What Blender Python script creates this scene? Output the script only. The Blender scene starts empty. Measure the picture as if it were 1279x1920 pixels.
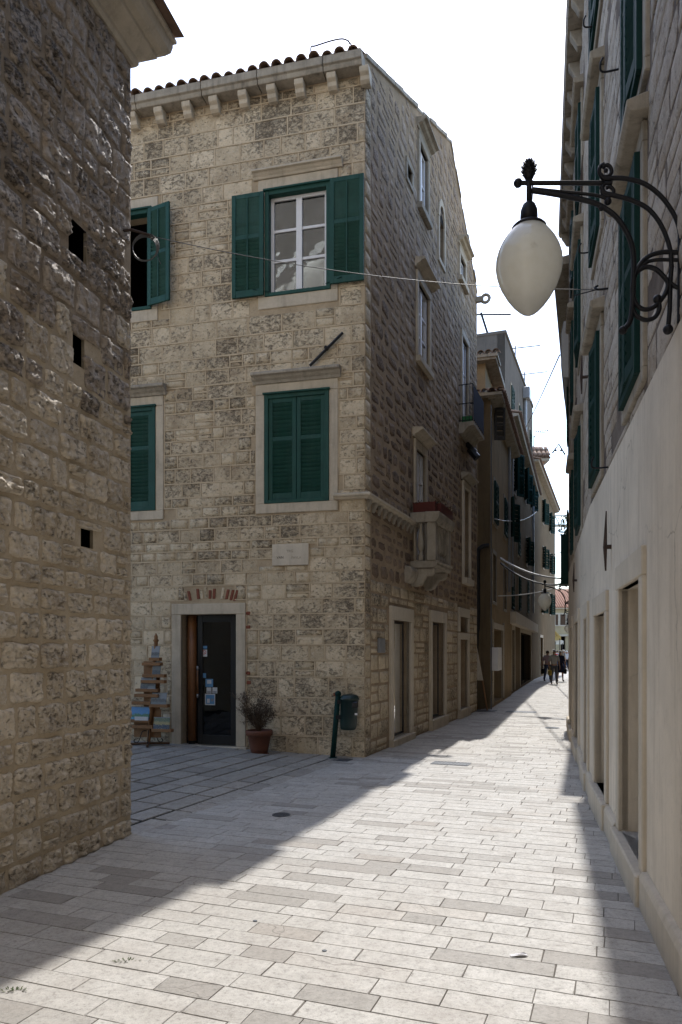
import bpy, math, random
from mathutils import Vector, Matrix
from mathutils import noise as mnoise
R = random.Random(11)
rad = math.radians
scene = bpy.context.scene
COL = scene.collection

# ------------------------------------------------------------------ camera
EYE, FOC, CX, HZ = 1.7, 1400.0, 640.0, 1219.0        # eye height (m), focal length, principal column and horizon row
cam = bpy.data.cameras.new('camera')
cam_ob = bpy.data.objects.new('camera', cam)
COL.objects.link(cam_ob)
cam_ob.location = (0, 0, EYE)
cam_ob.rotation_euler = (rad(90), 0, 0)
cam.sensor_fit = 'VERTICAL'
cam.sensor_height = 36.0
cam.lens = 36.0 * FOC / 1920.0
cam.shift_y = (HZ - 960.0) / 1920.0
cam.clip_start = 0.05
cam.clip_end = 2000
scene.camera = cam_ob

# ------------------------------------------------------------------ sky and sun
SUN_DIR = Vector((2.28, 8.4, 11.0)).normalized()
SUN_EL = math.asin(SUN_DIR.z)
SUN_AZ = math.atan2(SUN_DIR.x, SUN_DIR.y)
world = bpy.data.worlds.new('World')
scene.world = world
world.use_nodes = True
wn = world.node_tree
wn.nodes.clear()
sky = wn.nodes.new('ShaderNodeTexSky')
sky.sky_type = 'NISHITA'
sky.sun_disc = False
sky.sun_elevation = SUN_EL
sky.sun_rotation = SUN_AZ
sky.altitude = 0
sky.air_density = 1.0
sky.dust_density = 0.9
sky.ozone_density = 1.0
bg = wn.nodes.new('ShaderNodeBackground')
bg.inputs['Strength'].default_value = 0.15
wo = wn.nodes.new('ShaderNodeOutputWorld')
wn.links.new(sky.outputs[0], bg.inputs[0])
wn.links.new(bg.outputs[0], wo.inputs[0])
sun = bpy.data.lights.new('sun', 'SUN')
sun.energy = 2.0
sun.angle = rad(0.55)
sun.color = (1.0, 0.965, 0.915)
sun_ob = bpy.data.objects.new('sun', sun)
COL.objects.link(sun_ob)
sun_ob.rotation_euler = SUN_DIR.to_track_quat('Z', 'Y').to_euler()
sun_ob.location = (10, 30, 40)
vs = scene.view_settings
vs.view_transform = 'Standard'
vs.look = 'None'
vs.exposure = 1.45
vs.gamma = 1.0
vs.use_curve_mapping = False
try:
    scene.cycles.max_bounces = 8
    scene.cycles.diffuse_bounces = 5
    scene.cycles.glossy_bounces = 3
    scene.cycles.transmission_bounces = 6
    scene.cycles.transparent_max_bounces = 8
    scene.cycles.caustics_reflective = False
    scene.cycles.caustics_refractive = False
    scene.cycles.sample_clamp_indirect = 6.0
    scene.cycles.use_denoising = True
except Exception:
    pass

# ------------------------------------------------------------------ mesh helpers
WO = {}                                    # world origin of every object that may have children


def tag(o, label=None, cat=None, group=None, kind=None):
    if label: o['label'] = label
    if cat: o['category'] = cat
    if group: o['group'] = group
    if kind: o['kind'] = kind
    return o


def thing(name, loc, label, cat, group=None):
    o = bpy.data.objects.new(name, None)
    o.empty_display_size = 0.2
    COL.objects.link(o)
    o.location = loc
    WO[o] = Vector(loc)
    return tag(o, label, cat, group)


def attach(o, world_origin, parent):
    COL.objects.link(o)
    w = Vector(world_origin)
    WO[o] = w
    if parent is not None:
        o.parent = parent
        o.location = w - WO[parent]
    else:
        o.location = w
    return o


class Wall:
    """A vertical plane: point P, unit direction u along it, unit outward normal n."""
    def __init__(self, P, u, out):
        self.P = Vector((P[0], P[1]))
        self.u = Vector((u[0], u[1])).normalized()
        n = Vector((-self.u.y, self.u.x))
        if n.dot(Vector(out)) < 0: n = -n
        self.n = n

    def pt(self, s, z, o=0.0):
        p = self.P + self.u * s + self.n * o
        return Vector((p.x, p.y, z))

    def off(self, o):
        return Wall(self.P + self.n * o, self.u, self.n)

    def s_at(self, px):
        r = (px - CX) / FOC
        return (r * self.P.y - self.P.x) / (self.u.x - r * self.u.y)

    def at(self, px, py):
        s = self.s_at(px)
        y = self.P.y + self.u.y * s
        return s, EYE + (HZ - py) / FOC * y

    def rect(self, x0, y0, x1, y1):
        """s0, s1, z0, z1 of the patch of this wall seen between two columns and two rows"""
        a, b = self.s_at(x0), self.s_at(x1)
        sm = self.s_at((x0 + x1) / 2)
        ym = self.P.y + self.u.y * sm
        za, zb = EYE + (HZ - y0) / FOC * ym, EYE + (HZ - y1) / FOC * ym
        return min(a, b), max(a, b), min(za, zb), max(za, zb)

    def rot(self):
        """rotation matrix with x along the wall, y outward, z up (right handed)"""
        x = Vector((self.u.x, self.u.y, 0))
        y = Vector((self.n.x, self.n.y, 0))
        if x.cross(y).z < 0: x = -x
        return Matrix((x, y, Vector((0, 0, 1)))).transposed()


class MB:
    def __init__(self):
        self.v = []; self.f = []

    def quad(self, a, b, c, d):
        i = len(self.v); self.v += [Vector(p) for p in (a, b, c, d)]; self.f.append((i, i + 1, i + 2, i + 3)); return self

    def poly(self, pts):
        i = len(self.v); self.v += [Vector(p) for p in pts]; self.f.append(tuple(range(i, i + len(pts)))); return self

    def hexa(self, p):
        """eight corners: bottom ring 0-3, top ring 4-7"""
        i = len(self.v); self.v += [Vector(q) for q in p]
        for q in ((0, 3, 2, 1), (4, 5, 6, 7), (0, 1, 5, 4), (1, 2, 6, 5), (2, 3, 7, 6), (3, 0, 4, 7)):
            self.f.append(tuple(i + k for k in q))
        return self

    def box(self, x0, x1, y0, y1, z0, z1):
        return self.hexa([(x0, y0, z0), (x1, y0, z0), (x1, y1, z0), (x0, y1, z0), (x0, y0, z1), (x1, y0, z1), (x1, y1, z1), (x0, y1, z1)])

    def wbox(self, w, s0, s1, z0, z1, o0, o1):
        return self.hexa([w.pt(s0, z0, o0), w.pt(s1, z0, o0), w.pt(s1, z0, o1), w.pt(s0, z0, o1),
                          w.pt(s0, z1, o0), w.pt(s1, z1, o0), w.pt(s1, z1, o1), w.pt(s0, z1, o1)])

    def sweep(self, w, s0, s1, prof, e0=0.0, e1=0.0):
        """profile of (o, z) points extruded along a wall; e0, e1: extra length per unit of o at either end (mitre)"""
        k = len(prof); i = len(self.v)
        for (s, e) in ((s0, -e0), (s1, e1)):
            for (o, z) in prof: self.v.append(w.pt(s + e * o, z, o))
        for j in range(k):
            self.f.append((i + j, i + (j + 1) % k, i + k + (j + 1) % k, i + k + j))
        self.f.append(tuple(i + j for j in range(k))[::-1])
        self.f.append(tuple(i + k + j for j in range(k)))
        return self

    def tube(self, pts, r, n=8, r1=None, closed=False, cap=True):
        pts = [Vector(p) for p in pts]
        m = len(pts); rings = []
        up = Vector((0, 0, 1))
        prev = None
        for k in range(m):
            if closed: t = pts[(k + 1) % m] - pts[k - 1]
            else: t = pts[min(k + 1, m - 1)] - pts[max(k - 1, 0)]
            if t.length < 1e-9: t = Vector((0, 0, 1))
            t.normalize()
            if prev is None:
                a = t.cross(up)
                if a.length < 1e-3: a = t.cross(Vector((1, 0, 0)))
            else:
                a = prev - t * prev.dot(t)
                if a.length < 1e-4: a = t.cross(up) if t.cross(up).length > 1e-3 else t.cross(Vector((1, 0, 0)))
            a.normalize(); prev = a
            b = t.cross(a)
            if isinstance(r, (list, tuple)): rr = r[k]
            elif r1 is not None: rr = r + (r1 - r) * k / max(1, m - 1)
            else: rr = r
            i = len(self.v)
            for q in range(n):
                an = 2 * math.pi * q / n
                self.v.append(pts[k] + (a * math.cos(an) + b * math.sin(an)) * rr)
            rings.append(i)
        for k in range(m if closed else m - 1):
            i, j = rings[k], rings[(k + 1) % m]
            for q in range(n):
                self.f.append((i + q, i + (q + 1) % n, j + (q + 1) % n, j + q))
        if cap and not closed:
            self.f.append(tuple(rings[0] + q for q in range(n))[::-1])
            self.f.append(tuple(rings[-1] + q for q in range(n)))
        return self

    def lathe(self, c, prof, n=20, axis=None):
        """profile of (radius, height) revolved about the vertical through c"""
        c = Vector(c); rings = []
        for (r, h) in prof:
            i = len(self.v)
            for q in range(n):
                an = 2 * math.pi * q / n
                self.v.append(c + Vector((r * math.cos(an), r * math.sin(an), h)))
            rings.append(i)
        for k in range(len(prof) - 1):
            i, j = rings[k], rings[k + 1]
            for q in range(n):
                self.f.append((i + q, i + (q + 1) % n, j + (q + 1) % n, j + q))
        self.f.append(tuple(rings[0] + q for q in range(n))[::-1])
        self.f.append(tuple(rings[-1] + q for q in range(n)))
        return self

    def ball(self, c, r, n=10, sz=1.0):
        return self.lathe(c, [(r * max(0.02, math.sin(math.pi * k / n)), -r * sz * math.cos(math.pi * k / n)) for k in range(n + 1)], n=max(8, n))

    def mesh(self, name, mat, smooth=False, shift=None):
        me = bpy.data.meshes.new(name)
        sh = Vector(shift) if shift is not None else Vector((0, 0, 0))
        me.from_pydata([tuple(p - sh) for p in self.v], [], self.f)
        me.update()
        if mat: me.materials.append(mat)
        if smooth:
            me.polygons.foreach_set('use_smooth', [True] * len(me.polygons))
        return me

    def build(self, name, mat, parent=None, smooth=False, bevel=0.0, kind=None, label=None, seg=1):
        lo = Vector((min(p.x for p in self.v), min(p.y for p in self.v), min(p.z for p in self.v)))
        hi = Vector((max(p.x for p in self.v), max(p.y for p in self.v), max(p.z for p in self.v)))
        org = Vector(((lo.x + hi.x) / 2, (lo.y + hi.y) / 2, lo.z))
        me = self.mesh(name, mat, smooth, org)
        o = bpy.data.objects.new(name, me)
        attach(o, org, parent)
        if bevel:
            b = o.modifiers.new('bevel', 'BEVEL'); b.width = bevel; b.segments = seg; b.limit_method = 'ANGLE'; b.angle_limit = rad(40)
        if kind: o['kind'] = kind
        if label: o['label'] = label
        return o


def place(name, me, parent, world_loc, rot=None, scale=(1, 1, 1)):
    """an object of shared mesh data, oriented by a 3x3 matrix"""
    o = bpy.data.objects.new(name, me)
    attach(o, world_loc, parent)
    if rot is not None: o.rotation_euler = rot.to_euler()
    o.scale = scale
    return o


def spline(pts, k=6, closed=False):
    """Catmull-Rom through the points"""
    P = [Vector(p) for p in pts]; out = []; m = len(P)
    for i in range(m if closed else m - 1):
        if closed: a, b, c, d = P[i - 1], P[i], P[(i + 1) % m], P[(i + 2) % m]
        else: a, b, c, d = P[max(i - 1, 0)], P[i], P[i + 1], P[min(i + 2, m - 1)]
        for j in range(k):
            t = j / k
            out.append(0.5 * ((2 * b) + (c - a) * t + (2 * a - 5 * b + 4 * c - d) * t * t + (3 * b - a - 3 * c + d) * t ** 3))
    if not closed: out.append(P[-1])
    return out


def project(p):
    if p.y < 0.3: return None
    return CX + FOC * p.x / p.y, HZ - FOC * (p.z - EYE) / p.y


def pixel_area(pts):
    q = [project(p) for p in pts]
    if any(a is None for a in q): return 0.0
    cx = sum(a[0] for a in q) / len(q); cy = sum(a[1] for a in q) / len(q)
    if not (-40 < cx < 1320 and -40 < cy < 1960): return 0.0
    a = 0
    for i in range(len(q)):
        x0, y0 = q[i]; x1, y1 = q[(i + 1) % len(q)]
        a += x0 * y1 - x1 * y0
    return abs(a) / 2


# ------------------------------------------------------------------ materials
class NT:
    def __init__(self, name):
        self.m = bpy.data.materials.new(name); self.m.use_nodes = True
        self.t = self.m.node_tree; self.t.nodes.clear()
        self.out = self.t.nodes.new('ShaderNodeOutputMaterial')

    def n(self, kind, **kw):
        x = self.t.nodes.new('ShaderNode' + kind)
        for k, v in kw.items():
            if k.startswith('i_'):
                x.inputs[k[2:].replace('_', ' ')].default_value = v
            else: setattr(x, k, v)
        return x

    def l(self, a, b): self.t.links.new(a, b)

    def math(self, op, a, b=None, clamp=False):
        x = self.t.nodes.new('ShaderNodeMath'); x.operation = op; x.use_clamp = clamp
        for i, q in enumerate((a, b)):
            if q is None: continue
            if isinstance(q, (int, float)): x.inputs[i].default_value = q
            else: self.l(q, x.inputs[i])
        return x.outputs[0]

    def mix(self, f, a, b, blend='MIX'):
        x = self.t.nodes.new('ShaderNodeMix'); x.data_type = 'RGBA'; x.blend_type = blend
        for i, q in ((0, f), (6, a), (7, b)):
            if isinstance(q, (int, float)): x.inputs[i].default_value = q
            elif isinstance(q, (tuple, list)): x.inputs[i].default_value = (*q[:3], 1)
            else: self.l(q, x.inputs[i])
        return x.outputs[2]

    def ramp(self, f, lo, hi):
        x = self.t.nodes.new('ShaderNodeMapRange'); x.clamp = True
        self.l(f, x.inputs[0]); x.inputs[1].default_value = lo; x.inputs[2].default_value = hi
        return x.outputs[0]

    def noise(self, vec, scale, detail=4.0, rough=0.6):
        x = self.t.nodes.new('ShaderNodeTexNoise'); x.inputs['Scale'].default_value = scale
        x.inputs['Detail'].default_value = detail; x.inputs['Roughness'].default_value = rough
        if vec is not None: self.l(vec, x.inputs['Vector'])
        return x.outputs[0]

    def pos(self):
        return self.t.nodes.new('ShaderNodeNewGeometry').outputs['Position']

    def rnd(self):
        """a number that differs from piece to piece"""
        g = self.t.nodes.new('ShaderNodeNewGeometry'); o = self.t.nodes.new('ShaderNodeObjectInfo')
        s = self.math('ADD', g.outputs['Random Per Island'], o.outputs['Random'])
        return self.math('FRACT', s)

    def mapped(self, vec, scale):
        m = self.t.nodes.new('ShaderNodeMapping'); self.l(vec, m.inputs[0]); m.inputs['Scale'].default_value = scale
        return m.outputs[0]

    def bump(self, h, strength, dist, nrm=None):
        b = self.t.nodes.new('ShaderNodeBump'); b.inputs['Strength'].default_value = strength; b.inputs['Distance'].default_value = dist
        self.l(h, b.inputs['Height'])
        if nrm is not None: self.l(nrm, b.inputs['Normal'])
        return b.outputs[0]

    def finish(self, col, rough=0.85, nrm=None, spec=0.3, metal=0.0):
        p = self.t.nodes.new('ShaderNodeBsdfPrincipled')
        if isinstance(col, (tuple, list)): p.inputs['Base Color'].default_value = (*col[:3], 1)
        else: self.l(col, p.inputs['Base Color'])
        if isinstance(rough, (int, float)): p.inputs['Roughness'].default_value = rough
        else: self.l(rough, p.inputs['Roughness'])
        p.inputs['Specular IOR Level'].default_value = spec
        p.inputs['Metallic'].default_value = metal
        if nrm is not None: self.l(nrm, p.inputs['Normal'])
        self.l(p.outputs[0], self.out.inputs[0])
        self.p = p
        return self.m


def stone_mat(name, a, b, dark, stain, sc=1.0, bump=0.5, brown=(0.25, 0.18, 0.11), dist=0.02, spec=0.3, rough=0.85, pit=0.5, pale=.5):
    """weathered limestone: two tones from stone to stone, brown wash, pale scars, black pitting"""
    t = NT(name); P = t.pos(); r = t.rnd()
    r2 = t.math('FRACT', t.math('MULTIPLY', r, 7.31)); r3 = t.math('FRACT', t.math('MULTIPLY', r, 13.7))
    big = t.noise(P, .8 * sc, 3); mid = t.noise(P, 9 * sc, 6, .68); fine = t.noise(P, 46 * sc, 5, .75); low = t.noise(P, 3.6 * sc, 4, .6)
    c = t.mix(r, a, b)
    c = t.mix(t.math('MULTIPLY', t.math('MULTIPLY', t.ramp(low, .42, .66), r3), .75), c, brown)
    c = t.mix(t.math('MULTIPLY', t.ramp(mid, .48, .70), .5), c, tuple(x * .55 for x in b))
    c = t.mix(t.math('MULTIPLY', t.ramp(fine, .50, .72), pale), c, tuple(min(.62, x * 1.35) for x in a))
    # black weathering sits in the pits, more on some stones and in some zones
    w1 = t.n('TexNoise'); w1.inputs['Scale'].default_value = 15 * sc; w1.inputs['Detail'].default_value = 10; w1.inputs['Roughness'].default_value = .8; w1.inputs['Distortion'].default_value = .35
    off = t.n('VectorMath', operation='ADD'); t.l(t.mapped(P, (1, 1, 1.5)), off.inputs[0]); cmb = t.n('CombineXYZ'); t.l(t.math('MULTIPLY', r, 40.0), cmb.inputs[0]); t.l(cmb.outputs[0], off.inputs[1]); t.l(off.outputs[0], w1.inputs['Vector'])
    crk = t.noise(t.mapped(P, (1, 1, 2.6)), 34 * sc, 5, .7)
    pv = t.math('ADD', t.math('MULTIPLY', w1.outputs[0], .74), t.math('MULTIPLY', crk, .26))
    lev = t.math('ADD', t.math('MULTIPLY', t.ramp(big, .42, .62), .065 * stain), t.math('MULTIPLY', t.math('POWER', r2, 1.6), .048 * stain))
    thr = t.math('SUBTRACT', .542, lev)
    m = t.n('MapRange'); m.clamp = True; m.interpolation_type = 'SMOOTHSTEP'
    t.l(pv, m.inputs[0]); t.l(thr, m.inputs[1]); t.l(t.math('ADD', thr, .13), m.inputs[2])
    c = t.mix(t.math('MULTIPLY', m.outputs[0], .8), c, dark)
    h = t.math('ADD', t.math('MULTIPLY', mid, .6), t.math('ADD', t.math('MULTIPLY', fine, .3), t.math('MULTIPLY', low, .4)))
    h = t.math('SUBTRACT', h, t.math('MULTIPLY', m.outputs[0], pit))
    return t.finish(c, rough, t.bump(h, bump, dist), spec)


def mortar_mat(name, a, b, bump=.35):
    t = NT(name); P = t.pos()
    c = t.mix(t.ramp(t.noise(P, 3, 5), .3, .7), a, b)
    c = t.mix(t.math('MULTIPLY', t.ramp(t.noise(P, 24, 4, .7), .55, .75), .5), c, tuple(x * .55 for x in b))
    return t.finish(c, .95, t.bump(t.noise(P, 60, 5, .7), bump, .01), .03)


def plain_mat(name, col, var=.25, sc=8, rough=.8, bump=.12, spec=.25, dist=.006, streak=0.0, metal=0.0, dirt=(0.12, 0.10, 0.08)):
    t = NT(name); P = t.pos()
    n1 = t.noise(P, sc, 5, .65); n2 = t.noise(P, sc * 7, 4, .7)
    c = t.mix(t.ramp(n1, .3, .72), col, tuple(x * (1 - var) for x in col))
    c = t.mix(t.math('MULTIPLY', t.ramp(n2, .45, .8), .35), c, tuple(min(1, x * 1.15) for x in col))
    if streak:
        st = t.noise(t.mapped(P, (5, 5, .45)), 1.6, 6, .7)
        c = t.mix(t.math('MULTIPLY', t.ramp(st, .5, .72), streak), c, dirt)
    return t.finish(c, rough, t.bump(t.math('ADD', n1, t.math('MULTIPLY', n2, .5)), bump, dist), spec, metal)


def plaster_mat(name, col, dirt):
    """old lime plaster: rain streaks, patched areas, hairline cracks, scuffs"""
    t = NT(name); P = t.pos()
    n1 = t.noise(P, 1.3, 6, .7); n2 = t.noise(P, 11, 5, .7); n3 = t.noise(P, 70, 4, .7); st = t.noise(t.mapped(P, (4, 4, .35)), 1.7, 7, .72)
    c = t.mix(t.ramp(n1, .35, .68), col, tuple(x * .84 for x in col))
    c = t.mix(t.math('MULTIPLY', t.ramp(t.noise(P, .55, 3, .5), .56, .585), .35), c, tuple(min(.8, x * 1.13) for x in col))
    c = t.mix(t.math('MULTIPLY', t.ramp(st, .47, .66), .38), c, dirt)
    c = t.mix(t.math('MULTIPLY', t.ramp(n2, .55, .68), .22), c, tuple(x * .6 for x in col))
    wv = t.n('TexVoronoi', feature='DISTANCE_TO_EDGE'); wv.inputs['Scale'].default_value = .55
    nv = t.n('TexNoise'); nv.inputs['Scale'].default_value = 3.5; nv.inputs['Detail'].default_value = 5; t.l(P, nv.inputs['Vector'])
    wob = t.n('Mix', data_type='RGBA'); wob.inputs[0].default_value = .22; t.l(P, wob.inputs[6]); t.l(nv.outputs['Color'], wob.inputs[7]); t.l(wob.outputs[2], wv.inputs['Vector'])
    ck = t.math('MULTIPLY', t.math('SUBTRACT', 1.0, t.ramp(wv.outputs['Distance'], .0, .004)), t.ramp(t.noise(P, .8, 2), .5, .56))
    c = t.mix(t.math('MULTIPLY', ck, .45), c, tuple(x * .35 for x in dirt))
    h = t.math('SUBTRACT', t.math('ADD', t.math('MULTIPLY', n2, .7), t.math('MULTIPLY', n3, .35)), t.math('MULTIPLY', ck, .6))
    return t.finish(c, .93, t.bump(h, .4, .008), .05)


def flat_mat(name, col, rough=.6, spec=.4, metal=0.0):
    return plain_mat(name, col, .12, 30, rough, .05, spec, .002, 0, metal)


M = {}
M['mortar_front'] = mortar_mat('mortar_front', (.46, .37, .26), (.34, .265, .18), .5)
M['pointing'] = mortar_mat('pointing', (.57, .47, .34), (.45, .36, .25), .5)
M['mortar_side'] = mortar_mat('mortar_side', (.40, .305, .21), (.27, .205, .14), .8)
M['mortar_left'] = mortar_mat('mortar_left', (.52, .43, .31), (.42, .34, .235), .8)
M['mortar_right'] = mortar_mat('mortar_right', (.22, .185, .155), (.10, .08, .07), .6)
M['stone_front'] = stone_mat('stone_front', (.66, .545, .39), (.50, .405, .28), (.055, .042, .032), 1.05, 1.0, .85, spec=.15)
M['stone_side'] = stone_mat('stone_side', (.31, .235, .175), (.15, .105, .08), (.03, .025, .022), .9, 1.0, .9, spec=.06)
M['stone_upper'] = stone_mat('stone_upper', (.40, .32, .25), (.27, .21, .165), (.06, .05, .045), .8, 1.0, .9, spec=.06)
M['stone_left'] = stone_mat('stone_left', (.68, .58, .44), (.52, .435, .32), (.075, .06, .046), .45, 1.15, 1.0, dist=.026, spec=.35, rough=.7)
M['stone_left_grey'] = stone_mat('stone_left_grey', (.44, .37, .295), (.31, .255, .20), (.035, .03, .026), .8, 1.15, 1.0, dist=.026, spec=.4, rough=.62)  # upper stones darker: grime and cornice shade both put into the colour
M['mortar_grey'] = mortar_mat('mortar_grey', (.34, .275, .20), (.25, .20, .145), .8)  # upper mortar, toned down likewise for grime and shade
M['stone_right'] = stone_mat('stone_right', (.48, .42, .355), (.38, .33, .275), (.06, .05, .045), .5, 1.0, .7, spec=.08)
M['trim'] = plain_mat('limestone_trim', (.54, .465, .36), .28, 3, .8, .25, .25, .008, .35)
M['trim_pale'] = plain_mat('pale_limestone_trim', (.58, .51, .41), .2, 2.5, .8, .25, .25, .006, .25)
M['trim_dark'] = plain_mat('weathered_trim', (.39, .345, .28), .4, 4, .9, .5, .2, .012, .6, 0, (.07, .06, .05))
M['plaster_right'] = plaster_mat('plaster_right', (.68, .605, .50), (.40, .335, .265))
M['plaster_beige'] = plain_mat('plaster_beige', (.36, .27, .165), .3, 1.2, .92, .4, .02, .01, .6, 0, (.13, .11, .09))
M['plaster_grey'] = plain_mat('plaster_grey', (.16, .145, .13), .3, 1.2, .92, .4, .02, .01, .55, 0, (.10, .095, .095))
M['plaster_tan'] = plain_mat('plaster_tan', (.19, .14, .085), .35, 1.2, .92, .4, .02, .01, .75, 0, (.11, .09, .075))
M['plaster_yellow'] = plain_mat('plaster_yellow', (.42, .34, .21), .2, 1.2, .92, .3, .02, .01, .3, 0, (.25, .2, .14))
M['plaster_pink'] = plain_mat('plaster_pink', (.42, .24, .17), .2, 1.2, .92, .3, .02, .01, .2)
M['green'] = plain_mat('green_paint', (.010, .064, .050), .35, 5, .6, .15, .3, .003, .5, 0, (.035, .085, .072))
M['green_dark'] = plain_mat('dark_green_paint', (.007, .034, .03), .25, 9, .7, .12, .15, .003)
M['white'] = plain_mat('white_paint', (.72, .71, .72), .1, 6, .5, .08, .4, .003)
M['iron'] = plain_mat('black_iron', (.009, .009, .012), .3, 20, .5, .15, .25, .002)
M['rust'] = plain_mat('rusty_iron', (.06, .04, .032), .4, 20, .8, .3, .3, .004)
M['wood'] = plain_mat('varnished_wood', (.20, .085, .032), .35, 6, .45, .15, .4, .003)
M['wood_raw'] = plain_mat('raw_wood', (.26, .135, .06), .3, 9, .6, .15, .3, .003)
M['wood_dark'] = plain_mat('dark_wood', (.10, .055, .03), .3, 9, .6, .15, .3, .003)
M['black'] = plain_mat('black_paint', (.012, .012, .014), .2, 10, .4, .05, .4, .002)
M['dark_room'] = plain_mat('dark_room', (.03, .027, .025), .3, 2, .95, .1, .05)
M['room'] = plain_mat('shop_room', (.33, .32, .29), .2, 2, .9, .1, .1)
M['tile'] = plain_mat('roof_tile', (.23, .145, .10), .45, 6, .85, .35, .25, .006, .5, 0, (.06, .055, .05))
M['tile_red'] = plain_mat('red_roof_tile', (.38, .19, .12), .4, 6, .85, .3, .25, .006)
M['terracotta'] = plain_mat('terracotta', (.15, .058, .036), .3, 7, .75, .25, .3, .005, .25)
M['brick'] = plain_mat('red_brick', (.24, .085, .055), .4, 14, .85, .4, .2, .006)
M['cable'] = flat_mat('grey_cable', (.10, .10, .10), .5)
M['cable_white'] = flat_mat('white_cable', (.6, .6, .6), .4)
M['soil'] = plain_mat('soil', (.06, .04, .028), .4, 40, .95, .5)
M['zinc'] = plain_mat('zinc', (.30, .31, .33), .2, 6, .45, .08, .5, .003, 0, .5)
M['grate'] = plain_mat('cast_iron', (.10, .11, .125), .25, 25, .5, .25, .5, .004, 0, .4)


def glass_mat(name, tint, ior):
    t = NT(name)
    f = t.n('Fresnel'); f.inputs[0].default_value = ior
    g = t.n('BsdfGlossy'); g.inputs['Roughness'].default_value = .02; g.inputs['Color'].default_value = (.95, .97, 1, 1)
    tr = t.n('BsdfTransparent'); tr.inputs[0].default_value = (*tint, 1)
    nb = t.bump(t.noise(t.pos(), 2.2, 2), .06, .05)
    t.l(nb, g.inputs['Normal'])
    mx = t.n('MixShader'); t.l(f.outputs[0], mx.inputs[0]); t.l(tr.outputs[0], mx.inputs[1]); t.l(g.outputs[0], mx.inputs[2])
    t.l(mx.outputs[0], t.out.inputs[0])
    return t.m


M['glass'] = glass_mat('window_glass', (.75, .78, .78), 1.9)
M['glass_dark'] = glass_mat('door_glass', (.25, .26, .28), 1.5)
M['glass_shop'] = glass_mat('shop_glass', (.7, .72, .7), 1.9)


def globe_mat():
    t = NT('milk_glass')
    n = t.noise(t.pos(), 18, 4)
    n3 = t.noise(t.pos(), 5, 5)
    c = t.mix(t.ramp(n, .35, .75), (.92, .905, .84), (.87, .85, .77))
    c = t.mix(t.math('MULTIPLY', t.ramp(n3, .62, .72), .5), c, (.45, .41, .33))
    d = t.n('BsdfDiffuse'); t.l(c, d.inputs[0])
    tl = t.n('BsdfTranslucent'); t.l(c, tl.inputs[0])
    mx = t.n('MixShader'); mx.inputs[0].default_value = .55; t.l(d.outputs[0], mx.inputs[1]); t.l(tl.outputs[0], mx.inputs[2])
    g = t.n('BsdfGlossy'); g.inputs['Roughness'].default_value = .06
    f = t.n('Fresnel'); f.inputs[0].default_value = 1.45
    m2 = t.n('MixShader'); t.l(f.outputs[0], m2.inputs[0]); t.l(mx.outputs[0], m2.inputs[1]); t.l(g.outputs[0], m2.inputs[2])
    t.l(m2.outputs[0], t.out.inputs[0])
    return t.m


M['globe'] = globe_mat()


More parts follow.
